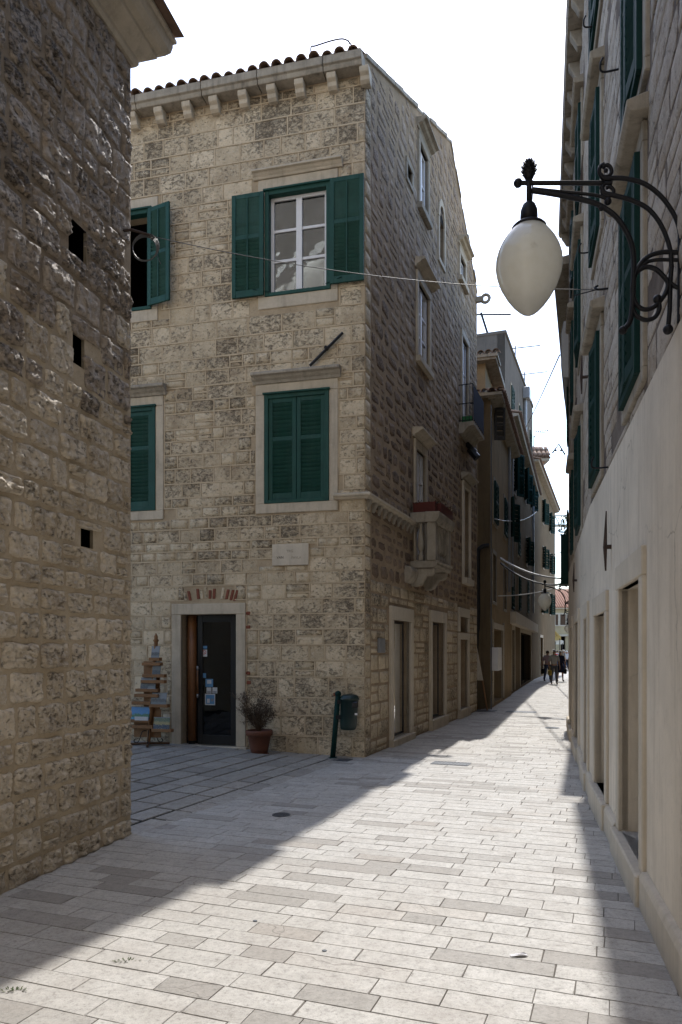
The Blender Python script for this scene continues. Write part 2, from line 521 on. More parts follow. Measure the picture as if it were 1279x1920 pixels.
def paving_mat(name, a, b, dk, wear):
    t = NT(name); P = t.pos(); r = t.rnd()
    r2 = t.math('FRACT', t.math('MULTIPLY', r, 9.7)); r3 = t.math('FRACT', t.math('MULTIPLY', r, 5.3))
    c = t.mix(r2, a, b)
    c = t.mix(t.math('MULTIPLY', t.ramp(r, .78, .86), 1.0), c, dk)
    c = t.mix(t.math('MULTIPLY', t.ramp(r3, .92, .97), .3), c, (.46, .395, .33))
    n1 = t.noise(P, 1.6, 5, .65); n2 = t.noise(P, 42, 6, .8); n3 = t.noise(P, 7, 6, .72); n4 = t.noise(P, 150, 4, .75); n5 = t.noise(P, 18, 7, .8)
    c = t.mix(t.math('MULTIPLY', t.ramp(n3, .42, .72), .45 * wear), c, tuple(x * .66 for x in b))
    c = t.mix(t.math('MULTIPLY', t.ramp(n4, .42, .72), .6), c, tuple(x * .55 for x in b))
    c = t.mix(t.math('MULTIPLY', t.ramp(n5, .55, .66), .55 * wear), c, (.20, .185, .165))
    c = t.mix(t.math('MULTIPLY', t.ramp(n2, .545, .65), .6 * wear), c, (.16, .145, .13))
    c = t.mix(t.math('MULTIPLY', t.ramp(n1, .45, .68), .45), c, (.30, .27, .24))
    mt = t.n('MapRange'); t.l(n5, mt.inputs[0]); mt.inputs[1].default_value = .36; mt.inputs[2].default_value = .62; mt.inputs[3].default_value = 1.06; mt.inputs[4].default_value = .87
    m2 = t.n('MapRange'); t.l(n2, m2.inputs[0]); m2.inputs[1].default_value = .38; m2.inputs[2].default_value = .62; m2.inputs[3].default_value = 1.05; m2.inputs[4].default_value = .9
    hs = t.n('HueSaturation'); t.l(c, hs.inputs['Color']); t.l(t.math('MULTIPLY', mt.outputs[0], m2.outputs[0]), hs.inputs['Value']); c = hs.outputs[0]
    # hairline cracks and old scratches on a few slabs
    wv = t.n('TexVoronoi', feature='DISTANCE_TO_EDGE'); wv.inputs['Scale'].default_value = 1.1
    wob = t.n('Mix', data_type='RGBA'); 
    nv = t.n('TexNoise'); nv.inputs['Scale'].default_value = 5; t.l(P, nv.inputs['Vector'])
    wob.inputs[0].default_value = .12; t.l(P, wob.inputs[6]); t.l(nv.outputs['Color'], wob.inputs[7]); t.l(wob.outputs[2], wv.inputs['Vector'])
    ck = t.math('MULTIPLY', t.math('SUBTRACT', 1.0, t.ramp(wv.outputs['Distance'], .0, .0035)), t.ramp(r3, .84, .86))
    c = t.mix(t.math('MULTIPLY', ck, .6), c, (.14, .125, .11))
    ro = t.n('MapRange'); t.l(n3, ro.inputs[0]); ro.inputs[1].default_value = .3; ro.inputs[2].default_value = .7; ro.inputs[3].default_value = .45; ro.inputs[4].default_value = .75
    h = t.math('ADD', t.math('MULTIPLY', n3, .7), t.math('ADD', t.math('MULTIPLY', n2, .6), t.math('MULTIPLY', n4, .35)))
    h = t.math('SUBTRACT', h, t.math('MULTIPLY', ck, .5))
    return t.finish(c, ro.outputs[0], t.bump(h, .55, .007), .35)


M['paving'] = paving_mat('paving_stone', (.52, .50, .465), (.455, .435, .40), (.30, .28, .252), 1.0)
M['plaza'] = paving_mat('old_paving_stone', (.45, .42, .375), (.37, .345, .305), (.31, .29, .26), 1.2)
M['joint'] = plain_mat('joint_dirt', (.13, .115, .10), .4, 20, .95, .4)
M['joint_dark'] = plain_mat('joint_moss', (.03, .03, .024), .4, 20, .95, .4)
M['ground'] = plain_mat('ground_earth', (.30, .275, .245), .3, 2, .95, .3)


# ------------------------------------------------------------------ walls of separate stones
def unit_stone(name, mat, seed, nx=4, nz=3, rough=.3, inset=.05, corner=.95, jag=1.0):
    """one hewn stone: x, z in -.5...5, y from 0 (back) to about 1 (face)"""
    q = random.Random(seed); mb = MB(); idx = {}
    for k in range(nz + 1):
        for i in range(nx + 1):
            x = i / nx - .5; z = k / nz - .5
            ed = (i in (0, nx)) + (k in (0, nz))
            x += q.uniform(-1, 1) * .05 / (1 + ed) * jag; z += q.uniform(-1, 1) * .06 / (1 + ed) * jag
            y = .72 + q.uniform(-1, 1) * rough
            if ed:
                y = .22 + q.random() * .12
                x -= math.copysign(inset * q.random(), x) * (i in (0, nx)); z -= math.copysign(inset * q.random(), z) * (k in (0, nz))
            if ed == 2: x *= corner; z *= corner - .01
            idx[i, k] = len(mb.v); mb.v.append(Vector((x, y, z)))
    for k in range(nz):
        for i in range(nx):
            mb.f.append((idx[i, k], idx[i, k + 1], idx[i + 1, k + 1], idx[i + 1, k]))
    ring = [(i, 0) for i in range(nx)] + [(nx, k) for k in range(nz)] + [(i, nz) for i in range(nx, 0, -1)] + [(0, k) for k in range(nz, 0, -1)]
    back = []
    for c in ring:
        p = mb.v[idx[c]]; back.append(len(mb.v)); mb.v.append(Vector((p.x * 1.01, -.6, p.z * 1.01)))
    for j in range(len(ring)):
        a, b = ring[j], ring[(j + 1) % len(ring)]
        mb.f.append((idx[a], idx[b], back[(j + 1) % len(ring)], back[j]))
    return mb, mb.mesh(name, mat, True)


def rugged_stone(name, mat, seed, nx=20, nz=14):
    """a quarry-faced stone with a broken, craggy face"""
    q = random.Random(seed); mb = MB(); idx = {}
    o = Vector((q.uniform(0, 90), q.uniform(0, 90), q.uniform(0, 90)))
    ph = [q.uniform(0, 6.28) for _ in range(8)]
    tx, tz = q.uniform(-.35, .35), q.uniform(-.35, .35)
    for k in range(nz + 1):
        for i in range(nx + 1):
            x = i / nx - .5; z = k / nz - .5
            ed = min(i, nx - i) / nx * 2.0, min(k, nz - k) / nz * 2.0
            fall = min(1.0, ed[0] * 6.0) * min(1.0, ed[1] * 5.0)
            p = Vector((x * 1.7, z * 1.3, 0)) + o
            h = mnoise.hetero_terrain(p * 2.6, .7, 2.1, 5, .3) * .30 - .25
            rdg = (.5 - abs(mnoise.noise(p * 5.5))) * .55 + (.5 - abs(mnoise.noise(p * 12))) * .28
            y = .08 + fall ** .5 * (.30 + h + rdg * .75 + tx * x + tz * z) + q.uniform(-.05, .05) * fall
            cx, cz = abs(x) * 2, abs(z) * 2
            sx = 1 - .07 * (cz ** 5) * (.6 + .4 * math.sin(ph[0] + 3 * z)) - .035 * math.sin(ph[1] + 9 * z) - .03 * mnoise.noise(p * 6)
            sz = 1 - .09 * (cx ** 5) * (.6 + .4 * math.sin(ph[2] + 3 * x)) - .05 * math.sin(ph[3] + 8 * x) - .04 * mnoise.noise(p * 6 + o)
            idx[i, k] = len(mb.v); mb.v.append(Vector((x * sx, y, z * sz)))
    for k in range(nz):
        for i in range(nx): mb.f.append((idx[i, k], idx[i, k + 1], idx[i + 1, k + 1], idx[i + 1, k]))
    ring = [(i, 0) for i in range(nx)] + [(nx, k) for k in range(nz)] + [(i, nz) for i in range(nx, 0, -1)] + [(0, k) for k in range(nz, 0, -1)]
    back = []
    for c in ring:
        p = mb.v[idx[c]]; back.append(len(mb.v)); mb.v.append(Vector((p.x, -.5, p.z)))
    for j in range(len(ring)):
        a, b = ring[j], ring[(j + 1) % len(ring)]
        mb.f.append((idx[a], idx[b], back[(j + 1) % len(ring)], back[j]))
    return mb, mb.mesh(name, mat, True)


def course_rects(s0, s1, zs, lens, q, holes, gap, top=None, jit=0.0, sub=0.0):
    """stones laid in courses, trimmed round the openings"""
    out = []
    for za, zb in zip(zs[:-1], zs[1:]):
        s = s0 - q.random() * .3
        while s < s1:
            ln = q.uniform(*lens) * (0.8 + 0.5 * (zb - za) / .25)
            a, b = max(s, s0), min(s + ln, s1); s += ln
            if b - a < .07: continue
            parts = [(za, zb)]
            if q.random() < sub and zb - za > .2:
                zm = za + (zb - za) * q.uniform(.4, .6); parts = [(za, zm), (zm, zb)]
            for (c, d) in parts:
                r = [a + gap / 2 + q.random() * jit, b - gap / 2 - q.random() * jit, c + gap / 2 + q.random() * jit * .6, d - gap / 2 - q.random() * jit * .6]
                ok = True
                for (h0, h1, g0, g1) in holes:
                    if r[1] <= h0 or r[0] >= h1 or r[3] <= g0 or r[2] >= g1: continue
                    cuts = sorted([(r[1] - h0, 0), (h1 - r[0], 1), (r[3] - g0, 2), (g1 - r[2], 3)])
                    k = cuts[0][1]
                    if k == 0: r[1] = h0
                    elif k == 1: r[0] = h1
                    elif k == 2: r[3] = g0
                    else: r[2] = g1
                    if r[1] - r[0] < .06 or r[3] - r[2] < .05: ok = False; break
                if ok and top is not None and (r[3] > top(r[0]) or r[3] > top(r[1])): ok = False
                if ok and r[1] - r[0] > .05 and r[3] - r[2] > .04: out.append(tuple(r))
    return out


def courses(z0, z1, hfun, q):
    zs = [z0]
    while zs[-1] < z1 - .05:
        lo, hi = hfun(zs[-1]); zs.append(zs[-1] + q.uniform(lo, hi))
    zs[-1] = min(zs[-1], z1)
    return zs


def lay_stones(jobs, parent, name, variants, limit, q, depth=(.02, .035), tilt=0.0, stuff_name=None):
    """jobs: list of (wall, rect, variant set key). The largest in view become objects, the rest one mesh."""
    rows = []
    for (w, r, key) in jobs:
        a = pixel_area([w.pt(r[0], r[2]), w.pt(r[1], r[2]), w.pt(r[1], r[3]), w.pt(r[0], r[3])])
        rows.append((a, w, r, key))
    rows.sort(key=lambda t: -t[0])
    rest = {}
    for k, (a, w, r, key) in enumerate(rows):
        mbs = variants[key]
        mb, me = mbs[q.randrange(len(mbs))]
        d = q.uniform(*depth)
        sx, sz = (r[1] - r[0]), (r[3] - r[2])
        c = w.pt((r[0] + r[1]) / 2, (r[2] + r[3]) / 2, 0)
        rot = w.rot() @ Matrix.Rotation(q.uniform(-tilt, tilt), 3, 'Y')
        if k < limit and a > 40:
            o = place(name, me, parent, c, rot, (sx, d, sz))
        else:
            acc = rest.setdefault(key, MB())
            i = len(acc.v)
            for p in mb.v: acc.v.append(c + rot @ Vector((p.x * sx, p.y * d, p.z * sz)))
            for f in mb.f: acc.f.append(tuple(i + j for j in f))
    for key, acc in rest.items():
        acc.build(stuff_name or name, variants[key][0][1].materials[0], parent, True, kind='stuff')


def wall_core(w, s0, s1, z0, z1, holes, depth, mat, name, parent, top=None, breaks=(), back=True):
    """wall slab with openings cut through it (front, reveals, back)"""
    ss = sorted({s0, s1, *[min(max(h[0], s0), s1) for h in holes], *[min(max(h[1], s0), s1) for h in holes], *breaks})
    zz = sorted({z0, z1, *[h[2] for h in holes if z0 < h[2] < z1], *[h[3] for h in holes if z0 < h[3] < z1]})
    if top is not None:
        extra = set()
        for z in zz:
            for a, b in zip(ss[:-1], ss[1:]):
                ta, tb = top(a), top(b)
                if (ta - z) * (tb - z) < 0: extra.add(a + (b - a) * (z - ta) / (tb - ta))
        ss = sorted(set(ss) | extra)
    T = top or (lambda s: z1)
    mb = MB()
    inside = lambda s, z: any(h[0] < s < h[1] and h[2] < z < h[3] for h in holes)
    for a, b in zip(ss[:-1], ss[1:]):
        if b - a < 1e-5: continue
        for c, d in zip(zz[:-1], zz[1:]):
            m = (a + b) / 2
            if c >= T(m) - 1e-6 or inside(m, (c + d) / 2): continue
            da, db = min(d, T(a)), min(d, T(b))
            mb.quad(w.pt(a, c), w.pt(b, c), w.pt(b, db), w.pt(a, da))
            if back: mb.quad(w.pt(a, c, -depth), w.pt(b, c, -depth), w.pt(b, db, -depth), w.pt(a, da, -depth))
        mb.quad(w.pt(a, T(a)), w.pt(b, T(b)), w.pt(b, T(b), -depth), w.pt(a, T(a), -depth))
    for (a, b, c, d) in holes:
        mb.quad(w.pt(a, c), w.pt(b, c), w.pt(b, c, -depth), w.pt(a, c, -depth))
        mb.quad(w.pt(a, d), w.pt(b, d), w.pt(b, d, -depth), w.pt(a, d, -depth))
        mb.quad(w.pt(a, c), w.pt(a, d), w.pt(a, d, -depth), w.pt(a, c, -depth))
        mb.quad(w.pt(b, c), w.pt(b, d), w.pt(b, d, -depth), w.pt(b, c, -depth))
    for s in (s0, s1):
        mb.quad(w.pt(s, z0), w.pt(s, T(s)), w.pt(s, T(s), -depth), w.pt(s, z0, -depth))
    return mb.build(name, mat, parent)


def room(w, h, o0, depth, mat, parent):
    """the space behind an opening"""
    a, b, c, d = h; e = .35; mb = MB()
    A, B, C, D = a - e, b + e, c - .02, d + .25
    P = lambda s, z, o: w.pt(s, z, o)
    o1 = o0 - depth
    mb.quad(P(A, C, o1), P(B, C, o1), P(B, D, o1), P(A, D, o1))
    mb.quad(P(A, C, o0), P(B, C, o0), P(B, C, o1), P(A, C, o1))
    mb.quad(P(A, D, o0), P(B, D, o0), P(B, D, o1), P(A, D, o1))
    mb.quad(P(A, C, o0), P(A, D, o0), P(A, D, o1), P(A, C, o1))
    mb.quad(P(B, C, o0), P(B, D, o0), P(B, D, o1), P(B, C, o1))
    return mb.build('room', mat, parent)


UNIT_BOX = {}


def unit_box(mat):
    if mat not in UNIT_BOX:
        UNIT_BOX[mat] = MB().box(-.5, .5, -.5, .5, -.5, .5).mesh('slat', M[mat])
    return UNIT_BOX[mat]


def shutter(parent, w, s0, s1, z0, z1, o=0.0, mat='green', mid=.55, cols=1, pitch=.058, stile=.07, closed_top=False, thick=.04, slats=True, bottom_rail=.11):
    """a louvred shutter leaf in the plane of w: frame, then every slat"""
    mb = MB()
    zm = z0 + (z1 - z0) * mid
    mb.wbox(w, s0, s0 + stile, z0, z1, o, o + thick)
    mb.wbox(w, s1 - stile, s1, z0, z1, o, o + thick)
    for (a, b) in ((z0, z0 + bottom_rail), (zm - .035, zm + .035), (z1 - .075, z1)):
        mb.wbox(w, s0 + stile, s1 - stile, a, b, o + .002, o + thick - .002)
    leaf = mb.build('shutter', M[mat], parent, bevel=.004)
    if cols == 2:
        sm = (s0 + s1) / 2
        MB().wbox(w, sm - .009, sm + .009, z0 + bottom_rail, z1 - .075, o + thick - .008, o + thick + .006).build('tilt_rod', M[mat], leaf)
    rot0 = w.rot()
    if slats:
        for (a, b, ang) in ((z0 + bottom_rail, zm - .035, 34), (zm + .035, z1 - .075, 16 if closed_top else 34)):
            k = max(1, int((b - a) / pitch)); p = (b - a) / k
            for j in range(k):
                c = w.pt((s0 + s1) / 2, a + (j + .5) * p, o + thick * .5)
                place('slat', unit_box(mat), leaf, c, rot0 @ Matrix.Rotation(rad(-ang + R.uniform(-4, 4)), 3, 'X'), (s1 - s0 - 2 * stile + .01, .008, min(p * 1.15, thick * .95 / math.sin(rad(34)))))
    return leaf


def window(parent, w, s0, s1, z0, z1, o, rows=3, cols=2, mat='white', bar=.045, glass='glass'):
    """a casement: frame with glazing bars, one pane for every light"""
    mb = MB(); fr = .055; t = .05
    mb.wbox(w, s0, s0 + fr, z0, z1, o, o + t); mb.wbox(w, s1 - fr, s1, z0, z1, o, o + t)
    mb.wbox(w, s0 + fr, s1 - fr, z0, z0 + fr, o + .002, o + t - .002); mb.wbox(w, s0 + fr, s1 - fr, z1 - fr, z1, o + .002, o + t - .002)
    if cols == 2:
        sm = (s0 + s1) / 2; mb.wbox(w, sm - .05, sm + .05, z0 + fr, z1 - fr, o + .004, o + t + .006)
    f = mb
    cells = [(s0 + fr, s1 - fr)] if cols == 1 else [(s0 + fr, (s0 + s1) / 2 - .05), ((s0 + s1) / 2 + .05, s1 - fr)]
    hh = (z1 - z0 - 2 * fr) / rows
    for k in range(1, rows):
        zc = z0 + fr + hh * k
        for (a, b) in cells: mb.wbox(w, a, b, zc - bar / 2, zc + bar / 2, o + .008, o + t - .006)
    win = f.build('window', M[mat], parent, bevel=.003)
    for k in range(rows):
        za = z0 + fr + hh * k + (bar / 2 if k else 0); zb = z0 + fr + hh * (k + 1) - (bar / 2 if k < rows - 1 else 0)
        for (a, b) in cells:
            MB().wbox(w, a - .004, b + .004, za - .004, zb + .004, o + .016, o + .022).build('pane', M[glass], win)
    return win


def surround(parent, w, s0, s1, z0, z1, jamb, lint, sill, mat, o=.03, depth=.0, sill_o=None):
    """stone frame round an opening s0..s1, z0..z1: lintel, two jambs, sill"""
    if lint: MB().wbox(w, s0 - jamb, s1 + jamb, z1, z1 + lint, -.06, o + .003).build('lintel', mat, parent, bevel=.008)
    MB().wbox(w, s0 - jamb, s0, z0, z1, -.06, o).build('jamb', mat, parent, bevel=.008)
    MB().wbox(w, s1, s1 + jamb, z0, z1, -.06, o).build('jamb', mat, parent, bevel=.008)
    if sill: MB().wbox(w, s0 - jamb, s1 + jamb, z0 - sill, z0, -.06, (sill_o if sill_o is not None else o + .003)).build('window_sill', mat, parent, bevel=.008)


def hood(parent, w, s0, s1, z, mat, h=.16, proj=.16):
    """moulded ledge over a window"""
    prof = [(-.03, z), (.035, z), (.05, z + h * .25), (proj * .55, z + h * .4), (proj * .7, z + h * .62), (proj, z + h * .7), (proj, z + h * .92), (proj * .9, z + h), (-.03, z + h * 1.15)]
    return MB().sweep(w, s0, s1, prof).build('hood_mould', mat, parent, bevel=.004)

# ------------------------------------------------------------------ where the walls stand (metres)
F = Wall((.38, 11.84), (-1, .257), (0, -1))            # front of the corner house, s runs left from its corner
S = Wall((.38, 11.84), (.378, 1), (1, 0))              # its long side, s runs up the street
L = Wall((-1.95, 6.92), (-.244, -1), (1, 0))           # house on the left, s runs towards the camera
RA = Wall((.835 + .24 * -1.0, -1.0), (.24, 1), (-1, 0))  # house on the right, near stretch
RB = Wall((2.995, 9.0), (.2715, 1), (-1, 0))           # and its far stretch
RC = Wall((5.06, 16.6), (.33, 1), (-1, 0))             # houses beyond it
B = Wall((4.32, 21.6), (.32, 1), (1, 0))
C = Wall((6.40, 28.3), (.32, 1), (1, 0))
E = Wall((11.15, 43.3), (.365, 1), (1, 0))

PLAZA_A, PLAZA_B = Vector((-1.86, 6.92)), Vector((.22, 11.9))


def left_x(y):
    if y < 6.92: return -1.95 + .244 * (y - 6.92)
    if y < 11.9: return PLAZA_A.x + (PLAZA_B.x - PLAZA_A.x) * (y - PLAZA_A.y) / (PLAZA_B.y - PLAZA_A.y)
    if y < 20.9: return .38 + .378 * (y - 11.84)
    if y < 43.3: return -2.75 + .32 * y
    return 11.15 + .365 * (y - 43.3)


def right_x(y):
    if y < 9: return .835 + .24 * y
    if y < 16.6: return 2.995 + .2715 * (y - 9)
    return 5.06 + .33 * (y - 16.6)


# ------------------------------------------------------------------ ground
g = MB().quad((-600, -400, -.012), (600, -400, -.012), (600, 1000, -.012), (-600, 1000, -.012)).build('ground', M['ground'])
tag(g, 'flat bare ground reaching out beyond the town houses', 'ground', kind='structure')
st = MB().poly([(-5.5, -8, -.0075), (3, -8, -.0075), (3.2, 9, -.0075), (5.3, 16.6, -.0075), (34, 103, -.0075), (31, 103, -.0075), (11, 43.3, -.0075), (3.7, 20.9, -.0075), (.3, 11.9, -.0075), (-1.95, 6.92, -.0075)]).build('street', M['joint'])
tag(st, 'street of pale limestone slabs running between the houses', 'street', kind='structure')


sq = MB().quad((-30, -9.6, -.003), (2.2, -9.6, -.003), (1.2, 1.15, -.003), (-3.2, 1.15, -.003)).build('church_square', M['paving'])
tag(sq, 'open sunlit paved square on the camera side of the street', 'square', kind='structure')


def unit_slab(name, mat, seed):
    """chamfered slab with slightly worn, uneven edges: x, y in -.5...5, top at z = 1"""
    q = random.Random(seed); mb = MB()
    e = .005; ey = .012
    base = [(-1, -1), (-.6, -1), (-.2, -1), (.2, -1), (.6, -1), (1, -1), (1, 1), (.6, 1), (.2, 1), (-.2, 1), (-.6, 1), (-1, 1)]
    jit = [(q.uniform(-.003, .003), q.uniform(-.011, .006)) for _ in base]
    ring = lambda dx, dy, z, w: [Vector((sx * (.5 - dx) + j[0] * w, (1 if sy > 0 else -1) * (.5 - dy + j[1] * w), z)) for (sx, sy), j in zip(base, jit)]
    a = ring(0, 0, 0, .4); b = ring(0, 0, .8, .6); c = ring(e, ey, 1.0, 1.6)
    n = len(base); mb.v = a + b + c
    for i in range(n):
        j = (i + 1) % n
        mb.f.append((i, j, n + j, n + i)); mb.f.append((n + i, n + j, 2 * n + j, 2 * n + i))
    mb.f.append(tuple(2 * n + i for i in range(n)))
    return mb, mb.mesh(name, mat)


SLABS = [unit_slab('paving_slab', M['paving'], 50 + i) for i in range(6)]
OLD = [unit_slab('old_slab', M['plaza'], 80 + i) for i in range(6)]
e2 = Vector((.374, 1)).normalized(); e1 = Vector((e2.y, -e2.x))
q = random.Random(3)
cells = []
b = 1.0
while b < 62:
    pitch = q.choice((.15, .16, .165, .17, .185))
    bm = b + pitch / 2
    inside = []
    a = -8.0
    while a < 8.0:
        p = e1 * a + e2 * bm
        if left_x(p.y) - .12 < p.x < right_x(p.y) + .12: inside.append(a)
        a += .05
    if inside:
        a0, a1 = inside[0], inside[-1]
        s = a0 - q.random() * .5
        while s < a1:
            ln = q.choice((.27, .34, .40, .44, .5, .56, .68)) * q.uniform(.92, 1.08)
            c0, c1 = max(s, a0), min(s + ln, a1 + .05); s += ln
            if c1 - c0 < .08: continue
            cells.append((c0, c1, b, b + pitch))
    b += pitch


def lay_slabs(cells, e1, e2, origin, mbs, parent, name, gap, limit, zfun, thick, q, ty=0.0):
    rows = []
    for (a0, a1, b0, b1) in cells:
        pts = []
        for (x, y) in ((a0, b0), (a1, b0), (a1, b1), (a0, b1)):
            p = origin + e1 * x + e2 * y; pts.append(Vector((p.x, p.y, 0)))
        rows.append((pixel_area(pts), a0, a1, b0, b1))
    rows.sort(key=lambda t: -t[0])
    rest = MB()
    for k, (ar, a0, a1, b0, b1) in enumerate(rows):
        mb, me = mbs[q.randrange(len(mbs))]
        c = origin + e1 * (a0 + a1) / 2 + e2 * (b0 + b1) / 2
        z, tx = zfun(c)
        x = Vector((e1.x, e1.y, tx + q.uniform(-.0025, .0025))).normalized(); y = Vector((e2.x, e2.y, ty + q.uniform(-.004, .004)))
        y = (y - x * y.dot(x)).normalized()
        rot = Matrix((x, y, x.cross(y))).transposed()
        sc = (a1 - a0 - gap * q.uniform(.5, 1.5), b1 - b0 - gap * q.uniform(.5, 1.5), thick)
        loc = Vector((c.x, c.y, z - thick + q.uniform(-.0012, .0012)))
        if k < limit and ar > 60:
            place(name, me, parent, loc, rot, sc)
        else:
            i = len(rest.v)
            for p in mb.v: rest.v.append(loc + rot @ Vector((p.x * sc[0], p.y * sc[1], p.z * sc[2])))
            for f in mb.f: rest.f.append(tuple(i + j for j in f))
    if rest.v: rest.build(name, mbs[0][1].materials[0], parent, kind='stuff')


lay_slabs(cells, e1, e2, Vector((0, 0)), SLABS, st, 'paving_slab', .0035, 300, lambda c: (0.0, 0.0), .03, q)

# the little square on the left rises a hand's breadth towards the shop door
SL = .038


def plaza_z(x, y):
    return SL * max(0.0, left_x(min(max(y, 6.93), 11.8)) - x - .1)


pz = MB()
pz.quad((-1.86, 6.92, -.006), (.22, 11.9, -.006), (-4.8, 13.6, plaza_z(-4.8, 11.8) - .012), (-6.8, 7.0, plaza_z(-6.8, 7) - .012))
plaza = pz.build('square', M['joint_dark'])
tag(plaza, 'shaded square of worn old slabs before the shop door', 'square', kind='structure')
p2 = (PLAZA_B - PLAZA_A).normalized(); p1 = Vector((-p2.y, p2.x))
q = random.Random(8)
cells = []
b = -.02
k = 0
while b < 5.2:
    pitch = (.3, .28, .36, .30, .38, .33, .36, .34)[k % 8] * q.uniform(.95, 1.05); k += 1
    s = -.1 - q.random() * .5
    while s < 6.6:
        ln = q.uniform(.38, .8)
        c = PLAZA_A + p2 * (s + ln / 2) + p1 * (b + pitch / 2)
        d = (c - F.P).dot(F.n)
        if d > -.35 and (c - L.P).dot(Vector((-L.n.y, L.n.x))) * 0 == 0 and c.y > 6.9 and c.x > -5.4:
            cells.append((s, s + ln, b, b + pitch))
        s += ln
    b += pitch
lay_slabs([(a0, a1, b0, b1) for (a0, a1, b0, b1) in cells], p2, p1, PLAZA_A, OLD, plaza, 'old_slab', .032, 300,
          lambda c: (plaza_z(c.x, c.y) + .004, 0.0), .04, q, .0412)


# ------------------------------------------------------------------ covers, studs and scraps in the paving
def grate(name, x, y, w, d, u, label, bars=10, round_=False, cat='drain cover'):
    o = thing(name, (x, y, 0), label, cat)
    ux = Vector((u[0], u[1], 0)).normalized(); uy = Vector((-ux.y, ux.x, 0))
    O = Vector((x, y, 0))
    P = lambda a, b_, z: O + ux * a + uy * b_ + Vector((0, 0, z))
    def bx(mb, a0, a1, b0, b1, z0, z1):
        mb.hexa([P(a0, b0, z0), P(a1, b0, z0), P(a1, b1, z0), P(a0, b1, z0), P(a0, b0, z1), P(a1, b0, z1), P(a1, b1, z1), P(a0, b1, z1)])
    if round_:
        MB().lathe(O, [(w, -.02), (w, .007), (w * .86, .007), (w * .86, .003), (.01, .003)], 28).build('frame', M['grate'], o)
        for j in range(-3, 4):
            hw = math.sqrt(max(.0001, (w * .84) ** 2 - (j * w * .23) ** 2))
            mb = MB(); bx(mb, -hw, hw, j * w * .23 - w * .06, j * w * .23 + w * .06, .001, .008); mb.build('rib', M['grate'], o)
        return o
    mb = MB(); f = .025
    bx(mb, -w / 2, w / 2, -d / 2, -d / 2 + f, -.02, .008); bx(mb, -w / 2, w / 2, d / 2 - f, d / 2, -.02, .008)
    bx(mb, -w / 2, -w / 2 + f, -d / 2 + f, d / 2 - f, -.02, .0075); bx(mb, w / 2 - f, w / 2, -d / 2 + f, d / 2 - f, -.02, .0075)
    mb.build('frame', M['grate'], o)
    mb = MB(); bx(mb, -w / 2 + f, w / 2 - f, -d / 2 + f, d / 2 - f, -.02, .0035); mb.build('plate', M['grate'], o)
    for j in range(bars):
        a = -w / 2 + f + (w - 2 * f) * (j + .5) / bars
        mb = MB(); bx(mb, a - .012, a + .012, -d / 2 + f + .012, d / 2 - f - .012, .002, .008); mb.build('rib', M['grate'], o)
    return o


def ground_at(px, py):
    y = EYE * FOC / (py - HZ); return (px - CX) / FOC * y, y


x, y = ground_at(846, 1432); grate('access_cover', x, y, .56, .30, e1, 'rectangular dark iron cover in the sunlit paving beside the shadow edge')
x, y = ground_at(622, 1424); grate('gutter_grate', x, y, .62, .26, e1, 'dark iron gutter grate at the foot of the litter bin', 12)
x, y = ground_at(528, 1528); grate('round_cover', x, y, .095, 0, e1, 'small round iron cover in the shaded paving of the foreground', round_=True)
x, y = ground_at(1036, 1365); grate('round_cover', x, y, .16, 0, e1, 'small round iron cover in the sunlit lane by the right wall', round_=True)
x, y = ground_at(905, 1333); grate('access_cover', x, y, .75, .5, e1, 'shaded iron cover at the far corner of the stone house')
x, y = ground_at(978, 1335); grate('access_cover', x, y, .8, .45, e1, 'iron cover farthest up the lane, partly in sun')
for (px, py, lab) in ((609, 1783, 'round metal stud in the sunlit foreground paving'), (479, 1727, 'round metal stud close to the edge of the shadow')):
    x, y = ground_at(px, py)
    o = MB().lathe((x, y, -.004), [(.014, 0), (.014, .007), (.010, .0095), (.001, .0095)], 14).build('metal_stud', M['grate'])
    tag(o, lab, 'stud', 'studs set in the paving')

t = NT('weed_green'); M['weed'] = t.finish(t.mix(t.rnd(), (.05, .085, .03), (.12, .14, .06)), .8, None, .2)
t = NT('dry_leaf'); M['dry_leaf'] = t.finish(t.mix(t.rnd(), (.075, .055, .042), (.15, .118, .092)), .85, None, .15)


def leaf(mb, p, d, ln, wd, up):
    d = d.normalized(); sd = d.cross(up)
    if sd.length < 1e-3: sd = Vector((1, 0, 0))
    sd.normalize(); m = p + d * ln * .5 + up * ln * .08
    i = len(mb.v); mb.v += [p, m + sd * wd, p + d * ln, m - sd * wd]; mb.f += [(i, i + 1, i + 2, i + 3)]


for (px, py, lab, n) in ((237, 1802, 'tuft of weeds in the foreground joint, the one nearer the shadow', 26), (30, 1857, 'low weeds at the lower left corner of the paving', 34)):
    x, y = ground_at(px, py); mb = MB(); qq = random.Random(px)
    for k in range(n):
        an = qq.uniform(0, 6.28); r = qq.random() * .045
        leaf(mb, Vector((x + r * math.cos(an) * 1.6, y + r * math.sin(an) * .5, .0)), Vector((math.cos(an), math.sin(an), qq.uniform(.2, .9))), qq.uniform(.010, .024), .004, Vector((0, 0, 1)))
    tag(mb.build('weed', M['weed']), lab, 'weed', 'weeds in the paving joints')
x, y = ground_at(975, 1793); mb = MB(); qq = random.Random(5)
pts = [(-.05, -.012, .004), (-.01, -.018, .012), (.03, -.012, .006), (.05, .004, .003), (.02, .016, .014), (-.02, .018, .005), (-.055, .008, .010)]
mb.poly([(x + a, y + b_, c) for a, b_, c in pts]); mb.poly([(x + a * .7 + .012, y + b_ * .8, c + .006) for a, b_, c in pts])
tag(mb.build('paper_scrap', M['white']), 'crumpled white paper scrap on the sunlit paving at lower right', 'litter')

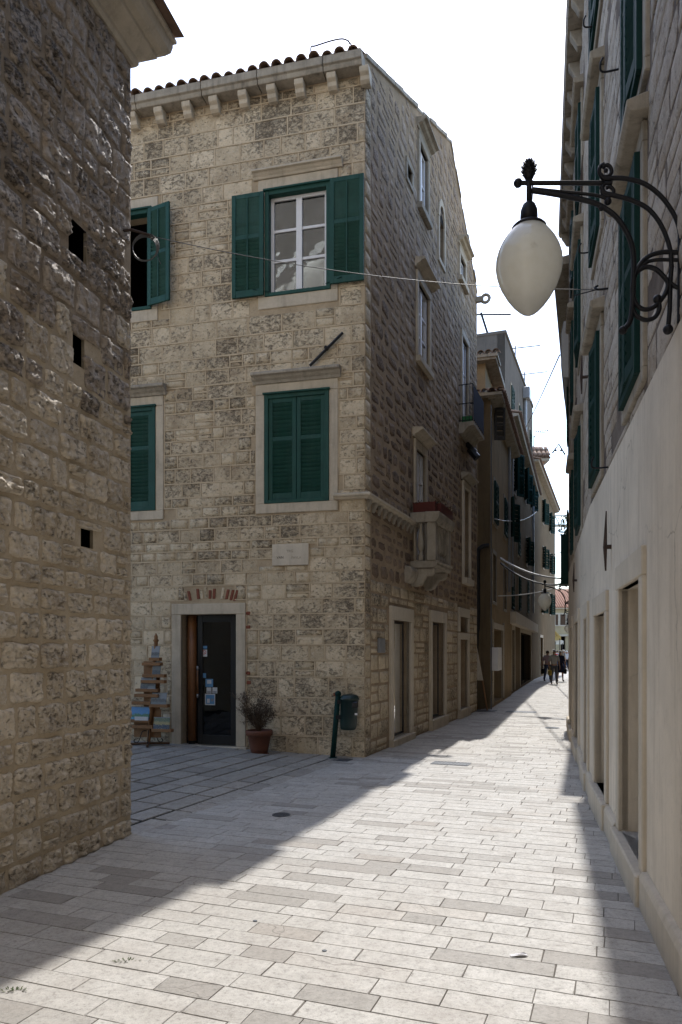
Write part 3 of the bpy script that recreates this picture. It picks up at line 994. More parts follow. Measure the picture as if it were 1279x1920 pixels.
# ------------------------------------------------------------------ house on the left
LEFT_H = 7.12
q = random.Random(21)
lh = thing('left_house', L.pt(.8, 0, -1), 'rough rubble stone house filling the left edge under a moulded cornice', 'house')
putlog = [L.rect(129, 420, 163, 484), L.rect(137, 629, 159, 686), L.rect(152, 992, 175, 1027)]
pipe = L.at(213, 1463)
lholes = putlog + [(pipe[0] - .02, pipe[0] + .02, pipe[1] - .02, pipe[1] + .02)]
wall_core(L, 0, 9, -.1, 4.3, lholes, .03, M['mortar_left'], 'wall', lh)
wall_core(L, 0, 9, 4.3, LEFT_H, lholes, .03, M['mortar_grey'], 'wall', lh)
mb = MB()
mb.quad(L.pt(0, -.1, 0), L.pt(0, LEFT_H, 0), L.pt(0, LEFT_H, -6), L.pt(0, -.1, -6))
mb.quad(L.pt(9, -.1, 0), L.pt(9, LEFT_H, 0), L.pt(9, LEFT_H, -6), L.pt(9, -.1, -6))
mb.quad(L.pt(0, -.1, -6), L.pt(0, LEFT_H, -6), L.pt(9, LEFT_H, -6), L.pt(9, -.1, -6))
mb.build('back_wall', M['mortar_left'], lh)
MB().quad(L.pt(-.3, LEFT_H + .42, .4), L.pt(9, LEFT_H + .42, .4), L.pt(9, LEFT_H + 1.3, -6), L.pt(-.3, LEFT_H + 1.3, -6)).build('roof', M['tile'], lh)
for h in putlog:
    room(L, h, -.03, 1.0, M['dark_room'], lh).name = 'putlog_hole'  # dark lining paints in the black of the unlit hole
mb = MB()
prof = [(math.cos(k * .7854), math.sin(k * .7854)) for k in range(8)]
mb.tube([L.pt(pipe[0], pipe[1], -.3), L.pt(pipe[0], pipe[1], .012)], .032, 10)
mb.build('drain_pipe', M['black'], lh)
stL = {'g': [rugged_stone('stone', M['stone_left_grey'], 330 + i) for i in range(14)], 'a': [rugged_stone('stone', M['stone_left'], 300 + i) for i in range(14)]}
zs = courses(-.02, LEFT_H, lambda z: (.17, .27) if z < 3.2 else (.2, .3), q)
rs = course_rects(.0, 4.2, zs, (.14, .34), q, putlog, .026, jit=.016, sub=.10)
lay_stones([(L, r, 'a' if r[2] < 3.9 + q.uniform(-.9, .9) else 'g') for r in rs], lh, 'stone', stL, 300, q, (.035, .065), .03)
# quoins on the corner turning into the square
cq = Wall(L.pt(0, 0).xy, L.n * -1, L.u * -1)
rs2 = course_rects(.0, 2.0, zs, (.2, .4), q, [], .034, jit=.015)
lay_stones([(cq, r, 'a') for r in rs2], lh, 'stone', stL, 0, q, (.03, .05), .02)
# moulded cornice, mitred round the corner
cp = [(-.05, 0), (.05, 0), (.08, .03), (.08, .07), (.12, .09), (.2, .13), (.26, .16), (.26, .2), (.34, .22), (.40, .27), (.42, .33), (.42, .37), (.46, .38), (.46, .41), (-.05, .45)]
cpr = [(o * .68, LEFT_H + z) for o, z in cp]
MB().sweep(L, 0, 9, cpr, 1.0, 0).build('cornice', M['trim'], lh)
MB().sweep(cq, 0, 6, cpr, 1.0, 0).build('cornice', M['trim'], lh)

# ------------------------------------------------------------------ the corner house
q = random.Random(5)
EAVE = 10.95
ch = thing('corner_house', Vector((.2, 13.5, 0)), 'three storey stone corner house with green shutters and a corbelled tile eave', 'house')


def gable(s):
    pts = [(0, 11.12), (6.26, 13.75), (9.69, 11.7)]
    if s <= 0: return pts[0][1]
    for (a, za), (b, zb) in zip(pts[:-1], pts[1:]):
        if s <= b: return za + (zb - za) * (s - a) / (b - a)
    return pts[-1][1]


# ---- front openings (s0, s1, z0, z1)
f1 = F.rect(498, 351, 621, 550)
f2 = F.rect(497, 736, 618, 942)
wd = f2[1] - f2[0]
f3 = F.rect(284, 392, 285, 580); f3 = (f3[0], f3[0] + wd, f3[2], f3[3])
f4 = F.rect(291, 762, 293, 957); f4 = (f4[0], f4[0] + wd, f4[2], f4[3])
door = F.rect(341, 1152, 444, 1396); door = (door[0], door[1], .10, door[3])
fh = [f1, f2, f3, f4, door]
wall_core(F, 0.0, 8, -.1, EAVE + .1, fh, .38, M['mortar_front'], 'front_wall', ch)

# ---- side openings
def srect(x0, y0, x1, y1): return S.rect(x0, y0, x1, y1)
sd1 = srect(735, 1164, 768, 1380); sd1 = (sd1[0], sd1[1], .12, sd1[3])
sd2 = srect(808, 1167, 832, 1340); sd2 = (sd2[0], sd2[1], .22, sd2[3])
sd3a = srect(861, 1157, 876, 1185)
sd3 = srect(861, 1199, 876, 1325); sd3 = (sd3[0], sd3[1], .22, sd3[3])
sw1 = srect(783, 543, 804, 684)
sw2 = srect(786, 283, 801, 400)
shole = srect(763, 316, 772, 342)
sslit = srect(823, 418, 832, 492)
sw3 = srect(862, 487, 872, 530)
sfd = srect(779, 848, 797, 962)               # French window on to the stone balcony
sfd = (sfd[0], sfd[1], 3.46, sfd[3])
sbd = srect(866, 640, 877, 808)               # door on to the iron balcony
stall = srect(868, 918, 879, 1086)
sh = [sd1, sd2, sd3a, sd3, sw1, sw2, shole, sslit, sw3, sfd, sbd, stall]
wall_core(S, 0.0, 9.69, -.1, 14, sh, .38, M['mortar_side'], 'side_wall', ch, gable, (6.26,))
# rear walls and the roof
mb = MB()
far = S.pt(9.69, 0)
bl = F.pt(8, 0); bl2 = Vector((bl.x + S.u.x * 9.69, bl.y + S.u.y * 9.69, 0))
up = lambda p, z: Vector((p.x, p.y, z))
mb.quad(up(far, -.1), up(bl2, -.1), up(bl2, 11.7), up(far, 11.7))
mb.poly([up(bl, -.1), up(bl2, -.1), up(bl2, 11.7), up(bl + (bl2 - bl) * .646, 13.75), up(bl, 11.2)])
mb.build('rear_wall', M['mortar_side'], ch)
rg0, rg1 = S.pt(6.26, 13.72, -.05), up(bl + (bl2 - bl) * .646, 13.72)
MB().quad(F.pt(.05, EAVE + .22, .12), F.pt(8, EAVE + .22, .12), rg1, rg0).build('roof', M['tile'], ch)
MB().quad(up(far, 11.68), up(bl2, 11.68), rg1, rg0).build('roof', M['tile'], ch)
cop = MB()
for (a, b_) in ((0.0, 6.26), (6.26, 9.69)):
    for k in range(12):
        s0 = a + (b_ - a) * k / 12; s1 = a + (b_ - a) * (k + 1) / 12 - .012
        j = q.uniform(-.02, .02)
        cop.hexa([S.pt(s0, gable(s0) - .03, -.3), S.pt(s1, gable(s1) - .03, -.3), S.pt(s1, gable(s1) - .03, .03 + j), S.pt(s0, gable(s0) - .03, .03 + j),
                  S.pt(s0, gable(s0) + .05, -.3), S.pt(s1, gable(s1) + .05 + j, -.3), S.pt(s1, gable(s1) + .04 + j, .03 + j), S.pt(s0, gable(s0) + .04, .03 + j)])
cop.build('gable_coping', M['trim_dark'], ch)

# ---- cornice, corbels and eave tiles
cz = EAVE - .12
prof = [(-.05, cz), (.22, cz), (.235, cz + .04), (.235, cz + .07), (.27, cz + .085), (.27, cz + .21), (-.05, cz + .24)]
for (a, b_) in ((.0, .62), (.632, 1.72), (1.732, 2.7), (2.712, 3.9), (3.912, 5.2), (5.212, 8)):
    MB().sweep(F, a, b_, prof).build('cornice_block', M['trim_dark'], ch, bevel=.006)
cpf = [(-.05, .05), (.08, .05), (.125, .085), (.14, .14), (.19, .175), (.2, .22), (.2, .262), (-.05, .262)]
for px in (253, 302, 354, 404, 458, 511, 563, 623, 684):
    s = F.s_at(px + 4)
    MB().sweep(F, s - .075, s + .075, [(o_, cz - .264 + z_) for o_, z_ in cpf]).build('corbel', M['trim'], ch, bevel=.008)
def barrel(r0, r1, ln, th=.014, n=8):
    mb = MB()
    for (yy, r) in ((0, r0), (ln, r1)):
        for rr in (r, r - th):
            for k in range(n + 1):
                an = math.pi * k / n
                mb.v.append(Vector((rr * math.cos(an), yy, rr * math.sin(an) * .95)))
    m = n + 1
    for k in range(n):
        mb.f += [(k, k + 1, 2 * m + k + 1, 2 * m + k), (m + k, 3 * m + k, 3 * m + k + 1, m + k + 1), (k, m + k, m + k + 1, k + 1), (2 * m + k, 2 * m + k + 1, 3 * m + k + 1, 3 * m + k)]
    return mb
TILE = barrel(.088, .072, .42).mesh('roof_tile', M['tile'], True)
pitch_a = math.atan2(13.72 - EAVE - .3, 6.0)
s = .14
while s < 6.4:
    yv = -Vector((F.n.x, F.n.y, 0)); xv = Vector((0, 0, 1)).cross(yv) * -1
    yv2 = (yv + Vector((0, 0, math.tan(pitch_a)))).normalized(); zv = xv.cross(yv2)
    if zv.z < 0: xv = -xv; zv = -zv
    rot = Matrix((xv, yv2, zv)).transposed()
    place('roof_tile', TILE, ch, F.pt(s, cz + .205 + q.uniform(-.008, .008), .26 + q.uniform(-.02, .03)), rot, (1, 1, 1))
    place('roof_tile', TILE, ch, F.pt(s, cz + .325, -.07), rot, (1, 1, 1))
    s += .208

# ---- stones
vF = [unit_stone('stone', M['stone_front'], 400 + i, 4, 3, .34, .02, .985, .35) for i in range(12)]
vS = [unit_stone('stone', M['stone_side'], 500 + i, 4, 3, .42, .16, .84, 1.3) for i in range(12)]
vU = [unit_stone('stone', M['stone_upper'], 550 + i, 4, 3, .42, .14, .88, 1.3) for i in range(12)]


def grow(h, a, b_=None, c=None, d=None):
    b_ = a if b_ is None else b_; c = a if c is None else c; d = a if d is None else d
    return (h[0] - a, h[1] + b_, h[2] - c, h[3] + d)


F_HOLES = [grow(f1, .16, .16, .24, .24), grow(f2, .17, .17, .18, .18), grow(f3, .2, .2, .2, .22), grow(f4, .17, .17, .2, .2), grow(door, .19, .19, .2, .19)]
plq = F.rect(512, 1020, 580, 1060)
bricks = F.rect(345, 1100, 443, 1128)
F_HOLES += [grow(plq, .01)]


def hz(z):
    if z < 1.0: return (.26, .34)
    if z < 2.75: return (.24, .29)
    if z < 4.1: return (.15, .22)
    if z < 6.6: return (.2, .27)
    return (.26, .31)


zs = courses(0.0, cz - .02, hz, q)
fr = course_rects(.0, 5.6, zs, (.18, .42), q, F_HOLES + [bricks], .017, jit=.004, sub=.10)
jobs = [(F, r, 'f') for r in fr]
# the raised ribbon of mortar in the joints
rib = MB()
for r in fr:
    o_ = q.uniform(.009, .014)
    rib.wbox(F, r[0] - .015, r[1] + .016, r[2] - .0185, r[2] + q.uniform(.0, .004), -.02, o_)
    rib.wbox(F, r[1] - q.uniform(.0, .004), r[1] + .017, r[2] + .002, r[3] + .001, -.02, o_ - .002)
rib.build('pointing', M['pointing'], ch, kind='stuff')
S_HOLES = [grow(sd1, .2, .2, .3, .3), grow(sd2, .2, .2, .3, .3), grow((sd3[0], sd3[1], sd3[2], sd3a[3]), .2, .2, .3, .28), grow(sw1, .15, .15, .15, .15), grow(sw2, .12), grow(shole, .05), grow(sslit, .12), grow(sw3, .12), grow(sfd, .16), grow(sbd, .12), grow(stall, .12)]
zs2 = courses(0.0, 13.9, lambda z: (.2, .31) if z < 2.9 else (.18, .32), q)
low = [z for z in zs2 if z < 3.0]; high = [z for z in zs2 if z >= low[-1]]
sr = course_rects(.28, 9.69, low, (.3, .6), q, S_HOLES, .03, gable, .015, .2)
sr2 = course_rects(.28, 9.69, high, (.16, .5), q, S_HOLES, .03, gable, .03, .3)
cor = course_rects(.0, .28, zs, (.4, .4), q, [], .02, jit=.004)
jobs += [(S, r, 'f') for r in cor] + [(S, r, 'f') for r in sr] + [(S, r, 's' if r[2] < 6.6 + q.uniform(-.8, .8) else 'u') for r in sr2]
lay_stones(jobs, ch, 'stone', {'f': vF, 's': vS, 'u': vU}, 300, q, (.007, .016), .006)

# ---- front window dressings
for f in (f1, f3):
    surround(ch, F, f[0], f[1], f[2], f[3], .12, .2, .2, M['trim'], .015)
hood(ch, F, f1[0] - .2, f1[1] + .2, f1[3] + .205, M['trim'], .13, .13)
for f in (f2, f4):
    surround(ch, F, f[0], f[1], f[2], f[3], .15, .17, .16, M['trim'], .022)
    hood(ch, F, f[0] - .2, f[1] + .2, f[3] + .175, M['trim_dark'], .17, .15)
surround(ch, F, door[0], door[1], door[2], door[3], .17, .18, 0, M['trim'], .03)
MB().wbox(F, door[0] - .2, door[1] + .2, -.05, door[2], -.38, .06).build('door_step', M['trim'], ch, bevel=.01)
# green sub-frames
def green_frame(f, cap=True, o0=-.10, o1=.035, wdt=.07):
    mb = MB()
    mb.wbox(F, f[0], f[0] + wdt, f[2], f[3], o0, o1); mb.wbox(F, f[1] - wdt, f[1], f[2], f[3], o0, o1)
    mb.wbox(F, f[0] + wdt, f[1] - wdt, f[2], f[2] + wdt * .8, o0, o1 - .003); mb.wbox(F, f[0] + wdt, f[1] - wdt, f[3] - wdt, f[3], o0, o1 - .003)
    if cap: mb.wbox(F, f[0] - .02, f[1] + .02, f[3] - .004, f[3] + .025, o0, o1 + .03)
    return mb.build('shutter_frame', M['green'], ch, bevel=.004)
for f in fh[:4]: green_frame(f)
window(ch, F, f1[0] + .07, f1[1] - .07, f1[2] + .055, f1[3] - .07, -.13, 3, 2)
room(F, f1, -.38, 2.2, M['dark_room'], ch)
lw = (f1[1] - f1[0]) / 2
# open leaves of the upper right window lie back on the wall
shutter(ch, F, f1[1] + .005, f1[1] + lw, f1[2] + .01, f1[3] - .02, .045, 'green', .58, 2, .062, closed_top=True)
shutter(ch, F, f1[0] - lw, f1[0] - .005, f1[2] + .05, f1[3] + .01, .045, 'green', .58, 2, .062, closed_top=True)
# lower right: both leaves closed
sm = (f2[0] + f2[1]) / 2
shutter(ch, F, f2[0] + .07, sm - .004, f2[2] + .056, f2[3] - .07, -.03, 'green', .6, 1, .062)
shutter(ch, F, sm + .004, f2[1] - .07, f2[2] + .056, f2[3] - .07, -.03, 'green', .6, 1, .062)
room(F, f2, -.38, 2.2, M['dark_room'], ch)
sm = (f4[0] + f4[1]) / 2
shutter(ch, F, f4[0] + .07, sm - .004, f4[2] + .056, f4[3] - .07, -.03, 'green', .62, 1, .062)
shutter(ch, F, sm + .004, f4[1] - .07, f4[2] + .056, f4[3] - .07, -.03, 'green', .62, 1, .062)
room(F, f4, -.38, 2.2, M['dark_room'], ch)
# upper left: one leaf swung half open, the room behind dark
hinge = F.pt(f3[0] + .02, 0, .05)
dv = (F.u * -1 * math.cos(rad(13)) + F.n * math.sin(rad(13)))
lf = Wall((hinge.x, hinge.y), dv, F.n)
shutter(ch, lf, 0, .46, f3[2] + .03, f3[3] - .03, 0, 'green', .52, 2, .062)
room(F, f3, -.38, 2.4, M['dark_room'], ch)
# hooks that hold the leaves back
for (s_, z_) in ((f1[0] + .08, f1[2] + .08), (f1[1] - .1, f1[2] + .06)):
    sg = -1 if s_ < sm else 1
    MB().tube([F.pt(s_, z_, .04), F.pt(s_ + (.28 if z_ < f1[2] + .07 else -.28), z_ + .05, .095)], .006, 6).build('shutter_stay', M['green_dark'], ch)

# ---- shop door
dz0, dz1 = door[2], door[3]
dr = MB()
a, b_ = F.s_at(436), F.s_at(364)
dd = -.20
dr.wbox(F, a, a + .09, dz0, dz1, dd, dd + .05); dr.wbox(F, b_ - .09, b_, dz0, dz1, dd, dd + .05)
dr.wbox(F, a + .09, b_ - .09, dz0, dz0 + .16, dd, dd + .048); dr.wbox(F, a + .09, b_ - .09, dz1 - .12, dz1, dd, dd + .048)
dob = dr.build('door', M['black'], ch, bevel=.004)
MB().wbox(F, a + .085, b_ - .085, dz0 + .155, dz1 - .115, dd + .02, dd + .028).build('glass_pane', M['glass_dark'], dob)
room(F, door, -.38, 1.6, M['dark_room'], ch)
for (x0, x1, dep) in ((345, 361, -.16), (437, 443, -.16)):
    s1_, s0_ = F.s_at(x0), F.s_at(x1)
    MB().tube([F.pt((s0_ + s1_) / 2, dz0 + .06, dep), F.pt((s0_ + s1_) / 2, dz1 - .005, dep)], (s1_ - s0_) / 2, 14).build('door_post', M['wood'], ch, True)
    MB().tube([F.pt((s0_ + s1_) / 2, dz0, dep), F.pt((s0_ + s1_) / 2, dz0 + .065, dep)], (s1_ - s0_) / 2 * .8, 14).build('post_foot', M['iron'], ch, True)
MB().wbox(F, door[0], F.s_at(436) - .0, dz0, dz1, -.38, dd - .0).build('door_frame', M['iron'], ch)
MB().wbox(F, F.s_at(364) + .0, door[1], dz0, dz1, -.38, dd - .0).build('door_frame', M['iron'], ch)
hs, hz0 = F.off(dd + .1).at(371, 1309); _, hz1 = F.off(dd + .1).at(371, 1249)
hd = MB().tube([F.pt(hs, hz0 + .06, dd + .1), F.pt(hs, hz1 - .06, dd + .1)], .015, 10).build('handle', M['wood'], dob, True)
mb = MB()
for z_ in (hz0, hz1 - .07):
    mb.tube([F.pt(hs, z_, dd + .1), F.pt(hs, z_ + .07, dd + .1)], .016, 10)
    mb.tube([F.pt(hs, z_ + .035, dd + .1), F.pt(hs, z_ + .035, dd + .04)], .008, 8)
mb.build('handle_bracket', M['zinc'], dob, True)
M['sticker_blue'] = flat_mat('sticker_blue', (.10, .25, .45)); M['sticker_white'] = flat_mat('sticker_white', (.55, .56, .58)); M['sticker_red'] = flat_mat('sticker_red', (.45, .05, .04))
M['sticker_grey'] = flat_mat('sticker_grey', (.22, .24, .27))
D2 = F.off(dd + .03)
for (x0, y0, x1, y1, c) in ((378, 1211, 389, 1216, 'sticker_blue'), (378, 1218, 389, 1231, 'sticker_white'), (379, 1262, 387, 1271, 'sticker_blue'), (386, 1273, 400, 1288, 'sticker_blue'),
                            (388, 1289, 397, 1300, 'sticker_white'), (399, 1289, 408, 1300, 'sticker_white'), (385, 1301, 404, 1322, 'sticker_white')):
    r_ = D2.rect(x0, y0, x1, y1)
    sk = MB().wbox(D2, r_[0], r_[1], r_[2], r_[3], 0, .0015)
    so = sk.build('sticker', M[c], dob)
ins = [(386.5, 1303, 402.5, 1320, 'sticker_blue', .0), (389, 1310, 394, 1318, 'sticker_white', .001), (396, 1310, 401, 1315, 'sticker_grey', .001), (389, 1275, 397, 1282, 'sticker_white', 0.0),
       (389, 1296, 396, 1299, 'sticker_grey', 0), (400, 1296, 407, 1299, 'sticker_grey', 0)]
for (x0, y0, x1, y1, c, e) in ins:
    r_ = D2.rect(x0, y0, x1, y1)
    MB().wbox(D2, r_[0], r_[1], r_[2], r_[3], .0012 + e, .0025 + e).build('sticker_print', M[c], dob)
cs, czz = D2.at(383.5, 1223)
MB().tube([D2.pt(cs + .034 * math.cos(k * .5236), czz + .034 * math.sin(k * .5236), .003) for k in range(12)], .005, 5, closed=True).build('sticker_print', M['sticker_red'], dob)
MB().tube([D2.pt(cs + .022, czz + .024, .003), D2.pt(cs - .022, czz - .024, .003)], .004, 5).build('sticker_print', M['sticker_red'], dob)

# ---- relieving arch of red bricks set on edge over the door
x = bricks[0]
k = 0
while x < bricks[1] - .03:
    w_ = .05; t_ = (x - (bricks[0] + bricks[1]) / 2) / (bricks[1] - bricks[0])
    rise = .05 - .16 * t_ * t_
    if q.random() < .85:
        z0_ = bricks[2] + rise + q.uniform(-.01, .01); h_ = q.uniform(.14, .2)
        lean = -t_ * .10
        mb = MB()
        mb.hexa([F.pt(x, z0_, -.03), F.pt(x + w_, z0_, -.03), F.pt(x + w_, z0_, .012), F.pt(x, z0_, .012),
                 F.pt(x - lean, z0_ + h_, -.03), F.pt(x + w_ - lean, z0_ + h_, -.03), F.pt(x + w_ - lean, z0_ + h_, .012), F.pt(x - lean, z0_ + h_, .012)])
        mb.build('brick', M['brick'] if q.random() < .6 else M['stone_front'], ch, bevel=.006)
    x += w_ + q.uniform(.014, .03)
for (px, py) in ((466, 1150), (466, 1176), (466, 1262), (467, 1280), (630, 1310 - 8)):
    s_, z_ = F.at(px, py)
    MB().wbox(F, s_ - .04, s_ + .04, z_ - .03, z_ + .03, -.02, .014).build('brick', M['brick'], ch, bevel=.01)

# ---- engraved name plaque
po = MB().wbox(F, plq[0], plq[1], plq[2], plq[3], -.04, .03).build('name_plaque', M['trim_pale'], ch, bevel=.004)
t = NT('faded_letter'); M['letter_faint'] = t.finish((.30, .265, .22), .9, None, .1)
M['letter'] = flat_mat('letter_black', (.02, .018, .016), .8)


def lettering(txt, w, sc_, zc, size, o, mat, parent, name='lettering', align='CENTER'):
    cu = bpy.data.curves.new('t', 'FONT'); cu.body = txt; cu.size = size; cu.align_x = align; cu.align_y = 'CENTER'; cu.extrude = .001
    ob = bpy.data.objects.new('t', cu); COL.objects.link(ob)
    dg = bpy.context.evaluated_depsgraph_get(); me = bpy.data.meshes.new_from_object(ob.evaluated_get(dg))
    bpy.data.objects.remove(ob); bpy.data.curves.remove(cu)
    me.name = name; me.materials.clear(); me.materials.append(mat)
    X = Vector((w.u.x, w.u.y, 0)); N = Vector((w.n.x, w.n.y, 0)); Z = Vector((0, 0, 1))
    if X.cross(Z).dot(N) < 0: X = -X
    return place(name, me, parent, w.pt(sc_, zc, o), Matrix((X, Z, N)).transposed())


lettering('TRG', F, F.s_at(545), F.at(545, 1034)[1], .062, .0305, M['letter_faint'], po)
lettering('VAN', F, F.s_at(527), F.at(527, 1046)[1], .058, .0305, M['letter'], po)
lettering('PAVLA', F, F.s_at(557), F.at(557, 1046)[1], .058, .0305, M['letter_faint'], po)

# ---- iron tie bar
a_, b2 = F.at(645, 626), F.at(583, 688)
MB().tube([F.pt(a_[0], a_[1], .05), F.pt(b2[0], b2[1], .05)], .022, 6).build('tie_bar', M['black'], ch)
mid_ = F.at(614, 655)
MB().tube([F.pt(mid_[0], mid_[1], -.02), F.pt(mid_[0], mid_[1], .09)], .03, 8).build('tie_plate', M['iron'], ch)
# lightning conductor loop on the eave
pp = [F.off(.2).at(584, 104), F.off(.2).at(584, 88), F.off(.2).at(592, 86), F.off(.2).at(620, 77), F.off(.2).at(640, 73), F.off(.2).at(650, 75), F.off(.2).at(656, 80), F.off(.2).at(663, 90)]
MB().tube(spline([F.pt(s_, z_, .2) for s_, z_ in pp], 5), .011, 6).build('conductor', M['iron'], ch)
pp = [F.off(.2).at(655, 92), F.off(.2).at(655, 75)]
MB().tube([F.pt(s_, z_, .2) for s_, z_ in pp], .007, 6).build('conductor', M['iron'], ch)

# ---- side: shop windows
M['added_panel'] = plain_mat('added_pale_panel', (.46, .48, .42), .15, 3, .8)
for (h, j) in ((sd1, .16), (sd2, .16)):
    surround(ch, S, h[0], h[1], h[2], h[3], j, .24, 0, M['trim_pale'], .05)
    MB().wbox(S, h[0] - j, h[1] + j, -.05, h[2], -.38, .09).build('window_sill', M['trim'], ch, bevel=.01)
    fr_ = MB(); o_ = -.14
    fr_.wbox(S, h[0], h[0] + .04, h[2], h[3], o_, o_ + .03); fr_.wbox(S, h[1] - .035, h[1], h[2], h[3], o_, o_ + .03)
    fr_.wbox(S, h[0] + .04, h[1] - .035, h[2], h[2] + .04, o_, o_ + .028); fr_.wbox(S, h[0] + .04, h[1] - .035, h[3] - .05, h[3], o_, o_ + .028)
    fo = fr_.build('shop_window', M['black'], ch)
    MB().wbox(S, h[0] + .035, h[1] - .03, h[2] + .035, h[3] - .045, o_ + .01, o_ + .018).build('pane', M['glass_shop'], fo)
    room(S, h, -.38, 1.2, M['room'], ch)
    MB().wbox(S, h[0] + .02, h[1] - .02, h[2] + .05, h[3] - .05, -.34, -.325).build('added_pale_panel', M['added_panel'], ch)  # pale panel added behind the pane to brighten the dark glass
    for z_ in (.62, 1.15, 1.7):
        MB().wbox(S, h[0] + .06, h[1] - .06, z_, z_ + .025, -.324, -.232).build('display_shelf', M['white'], ch)
        for k in range(3):
            s_ = h[0] + .2 + k * .28; r_ = q.uniform(.025, .036)
            if s_ < h[1] - .12: MB().lathe(S.pt(s_, z_ + .025, -.278), [(r_ * .7, 0), (r_, r_ * .8), (r_ * .6, r_ * 1.7), (r_ * .3, r_ * 2.2)], 12).build('display_jar', M['trim'], ch, True)
surround(ch, S, sd3[0], sd3[1], sd3[2], sd3[3], .16, .16, 0, M['trim_pale'], .05)
surround(ch, S, sd3a[0], sd3a[1], sd3a[2], sd3a[3], .16, .22, 0, M['trim_pale'], .05)
MB().wbox(S, sd3[0] - .16, sd3[1] + .16, -.05, sd3[2], -.38, .09).build('window_sill', M['trim'], ch, bevel=.01)
room(S, sd3, -.38, .1, M['trim_pale'], ch); room(S, sd3a, -.38, .4, M['dark_room'], ch)

# ---- side: upper windows
def side_window(h, rows, hd=True, mat='trim', wo=-.09, rm=True):
    surround(ch, S, h[0], h[1], h[2], h[3], .11, .16, .12, M[mat], .04, sill_o=.10)
    if hd: hood(ch, S, h[0] - .2, h[1] + .2, h[3] + .18, M[mat], .16, .22)
    window(ch, S, h[0], h[1], h[2], h[3], wo, rows, 2)
    if rm: room(S, h, -.38, 1.2, M['dark_room'], ch)
side_window(sw1, 3); side_window(sw2, 2, True, 'trim_dark'); side_window(sfd, 4); side_window(sw3, 2)
side_window(sbd, 3, False)
surround(ch, S, stall[0], stall[1], stall[2], stall[3], .10, .15, .15, M['trim_pale'], .06, sill_o=.14)
hood(ch, S, stall[0] - .2, stall[1] + .2, stall[3] + .16, M['trim_dark'], .16, .24)
MB().wbox(S, stall[0], stall[1], stall[2], stall[3], -.30, -.26).build('board_panel', M['white'], ch)
for h in (shole,):
    surround(ch, S, h[0], h[1], h[2], h[3], .08, .1, .08, M['trim_dark'], .03)
    room(S, h, -.38, .5, M['dark_room'], ch)
mb = MB()
sc_, zc_ = (sslit[0] + sslit[1]) / 2, sslit[3]
hw = (sslit[1] - sslit[0]) / 2
surround(ch, S, sslit[0], sslit[1], sslit[2], sslit[3], .09, 0, .1, M['trim'], .035)
arch = [(hw + .09) * 1.0, hw]
for k in range(7):
    a0, a1 = math.pi * k / 7, math.pi * (k + 1) / 7 - .03
    mb = MB(); P = lambda r, a, o: S.pt(sc_ + r * math.cos(a), zc_ + r * math.sin(a) * 1.5, o)
    mb.hexa([P(hw, a0, -.06), P(hw, a1, -.06), P(hw + .1, a1, -.06), P(hw + .1, a0, -.06), P(hw, a0, .035), P(hw, a1, .035), P(hw + .1, a1, .035), P(hw + .1, a0, .035)])
    mb.build('arch_stone', M['trim'], ch)
mb = MB(); mb.poly([S.pt(sc_ + hw * math.cos(math.pi * k / 8), zc_ + hw * 1.5 * math.sin(math.pi * k / 8), .004) for k in range(9)]); mb.build('arch_shade_sheet', M['dark_room'], ch)  # flat dark sheet over the stones stands for the shade of the recess
room(S, sslit, -.38, .6, M['dark_room'], ch)

# ---- string course with its row of little brackets, wrapped round the corner
zc = S.at(700, 946)[1]
sp = [(-.03, zc + .02), (.06, zc + .02), (.08, zc + .045), (.12, zc + .06), (.12, zc + .095), (.04, zc + .12), (-.03, zc + .125)]
send = S.s_at(781)
MB().sweep(S, 0, send, sp, 1.0, 0).build('string_course', M['trim'], ch, bevel=.004)
MB().sweep(F, 0, .5, sp, 1.0, 0).build('string_course', M['trim'], ch, bevel=.004)
n_ = 11
for k in range(n_):
    s_ = .12 + (send - .25) * k / (n_ - 1)
    MB().sweep(S, s_ - .05, s_ + .05, [(-.03, zc - .14), (.015, zc - .14), (.035, zc - .08), (.07, zc - .03), (.075, zc + .017), (-.03, zc + .017)]).build('string_bracket', M['trim_dark'], ch, bevel=.01)
# carved block left of the balcony bracket
bs, bz = S.at(768, 1075)
MB().sweep(S, bs - .35, bs + .3, [(-.03, bz - .2), (.04, bz - .2), (.12, bz - .1), (.15, bz + .02), (.12, bz + .1), (-.03, bz + .12)]).build('carved_block', M['trim_dark'], ch, bevel=.02)

# ---- stone balcony
b0, b1 = sfd[0] - .35, sfd[1] + .18
PJ = .52
fz = 3.28
MB().sweep(S, b0, b1, [(-.05, fz), (PJ - .04, fz), (PJ, fz + .04), (PJ, fz + .09), (PJ + .03, fz + .10), (PJ + .03, fz + .13), (-.05, fz + .13)]).build('balcony_slab', M['trim_dark'], ch, bevel=.01)
for s_ in (b0 + .14, b1 - .14):
    MB().sweep(S, s_ - .09, s_ + .09, [(-.05, fz - .34), (.10, fz - .35), (.20, fz - .31), (.25, fz - .22), (.29, fz - .16), (.38, fz - .15), (.44, fz - .1), (.46, fz - .003), (-.05, fz - .003)]).build('balcony_bracket', M['trim_dark'], ch, bevel=.015)
rz = 4.14
rp = [(PJ - .22, rz), (PJ, rz), (PJ + .05, rz + .08), (PJ + .06, rz + .19), (PJ - .22, rz + .2)]
MB().sweep(S, b0 - .06, b1 + .06, rp).build('balcony_rail', M['trim_dark'], ch, bevel=.008)
for (a_, c_) in ((b0 - .05, b0 + .15), (b1 - .15, b1 + .05)):
    MB().wbox(S, a_, c_, rz + .002, rz + .196, -.05, PJ - .222).build('balcony_rail', M['trim_dark'], ch, bevel=.008)
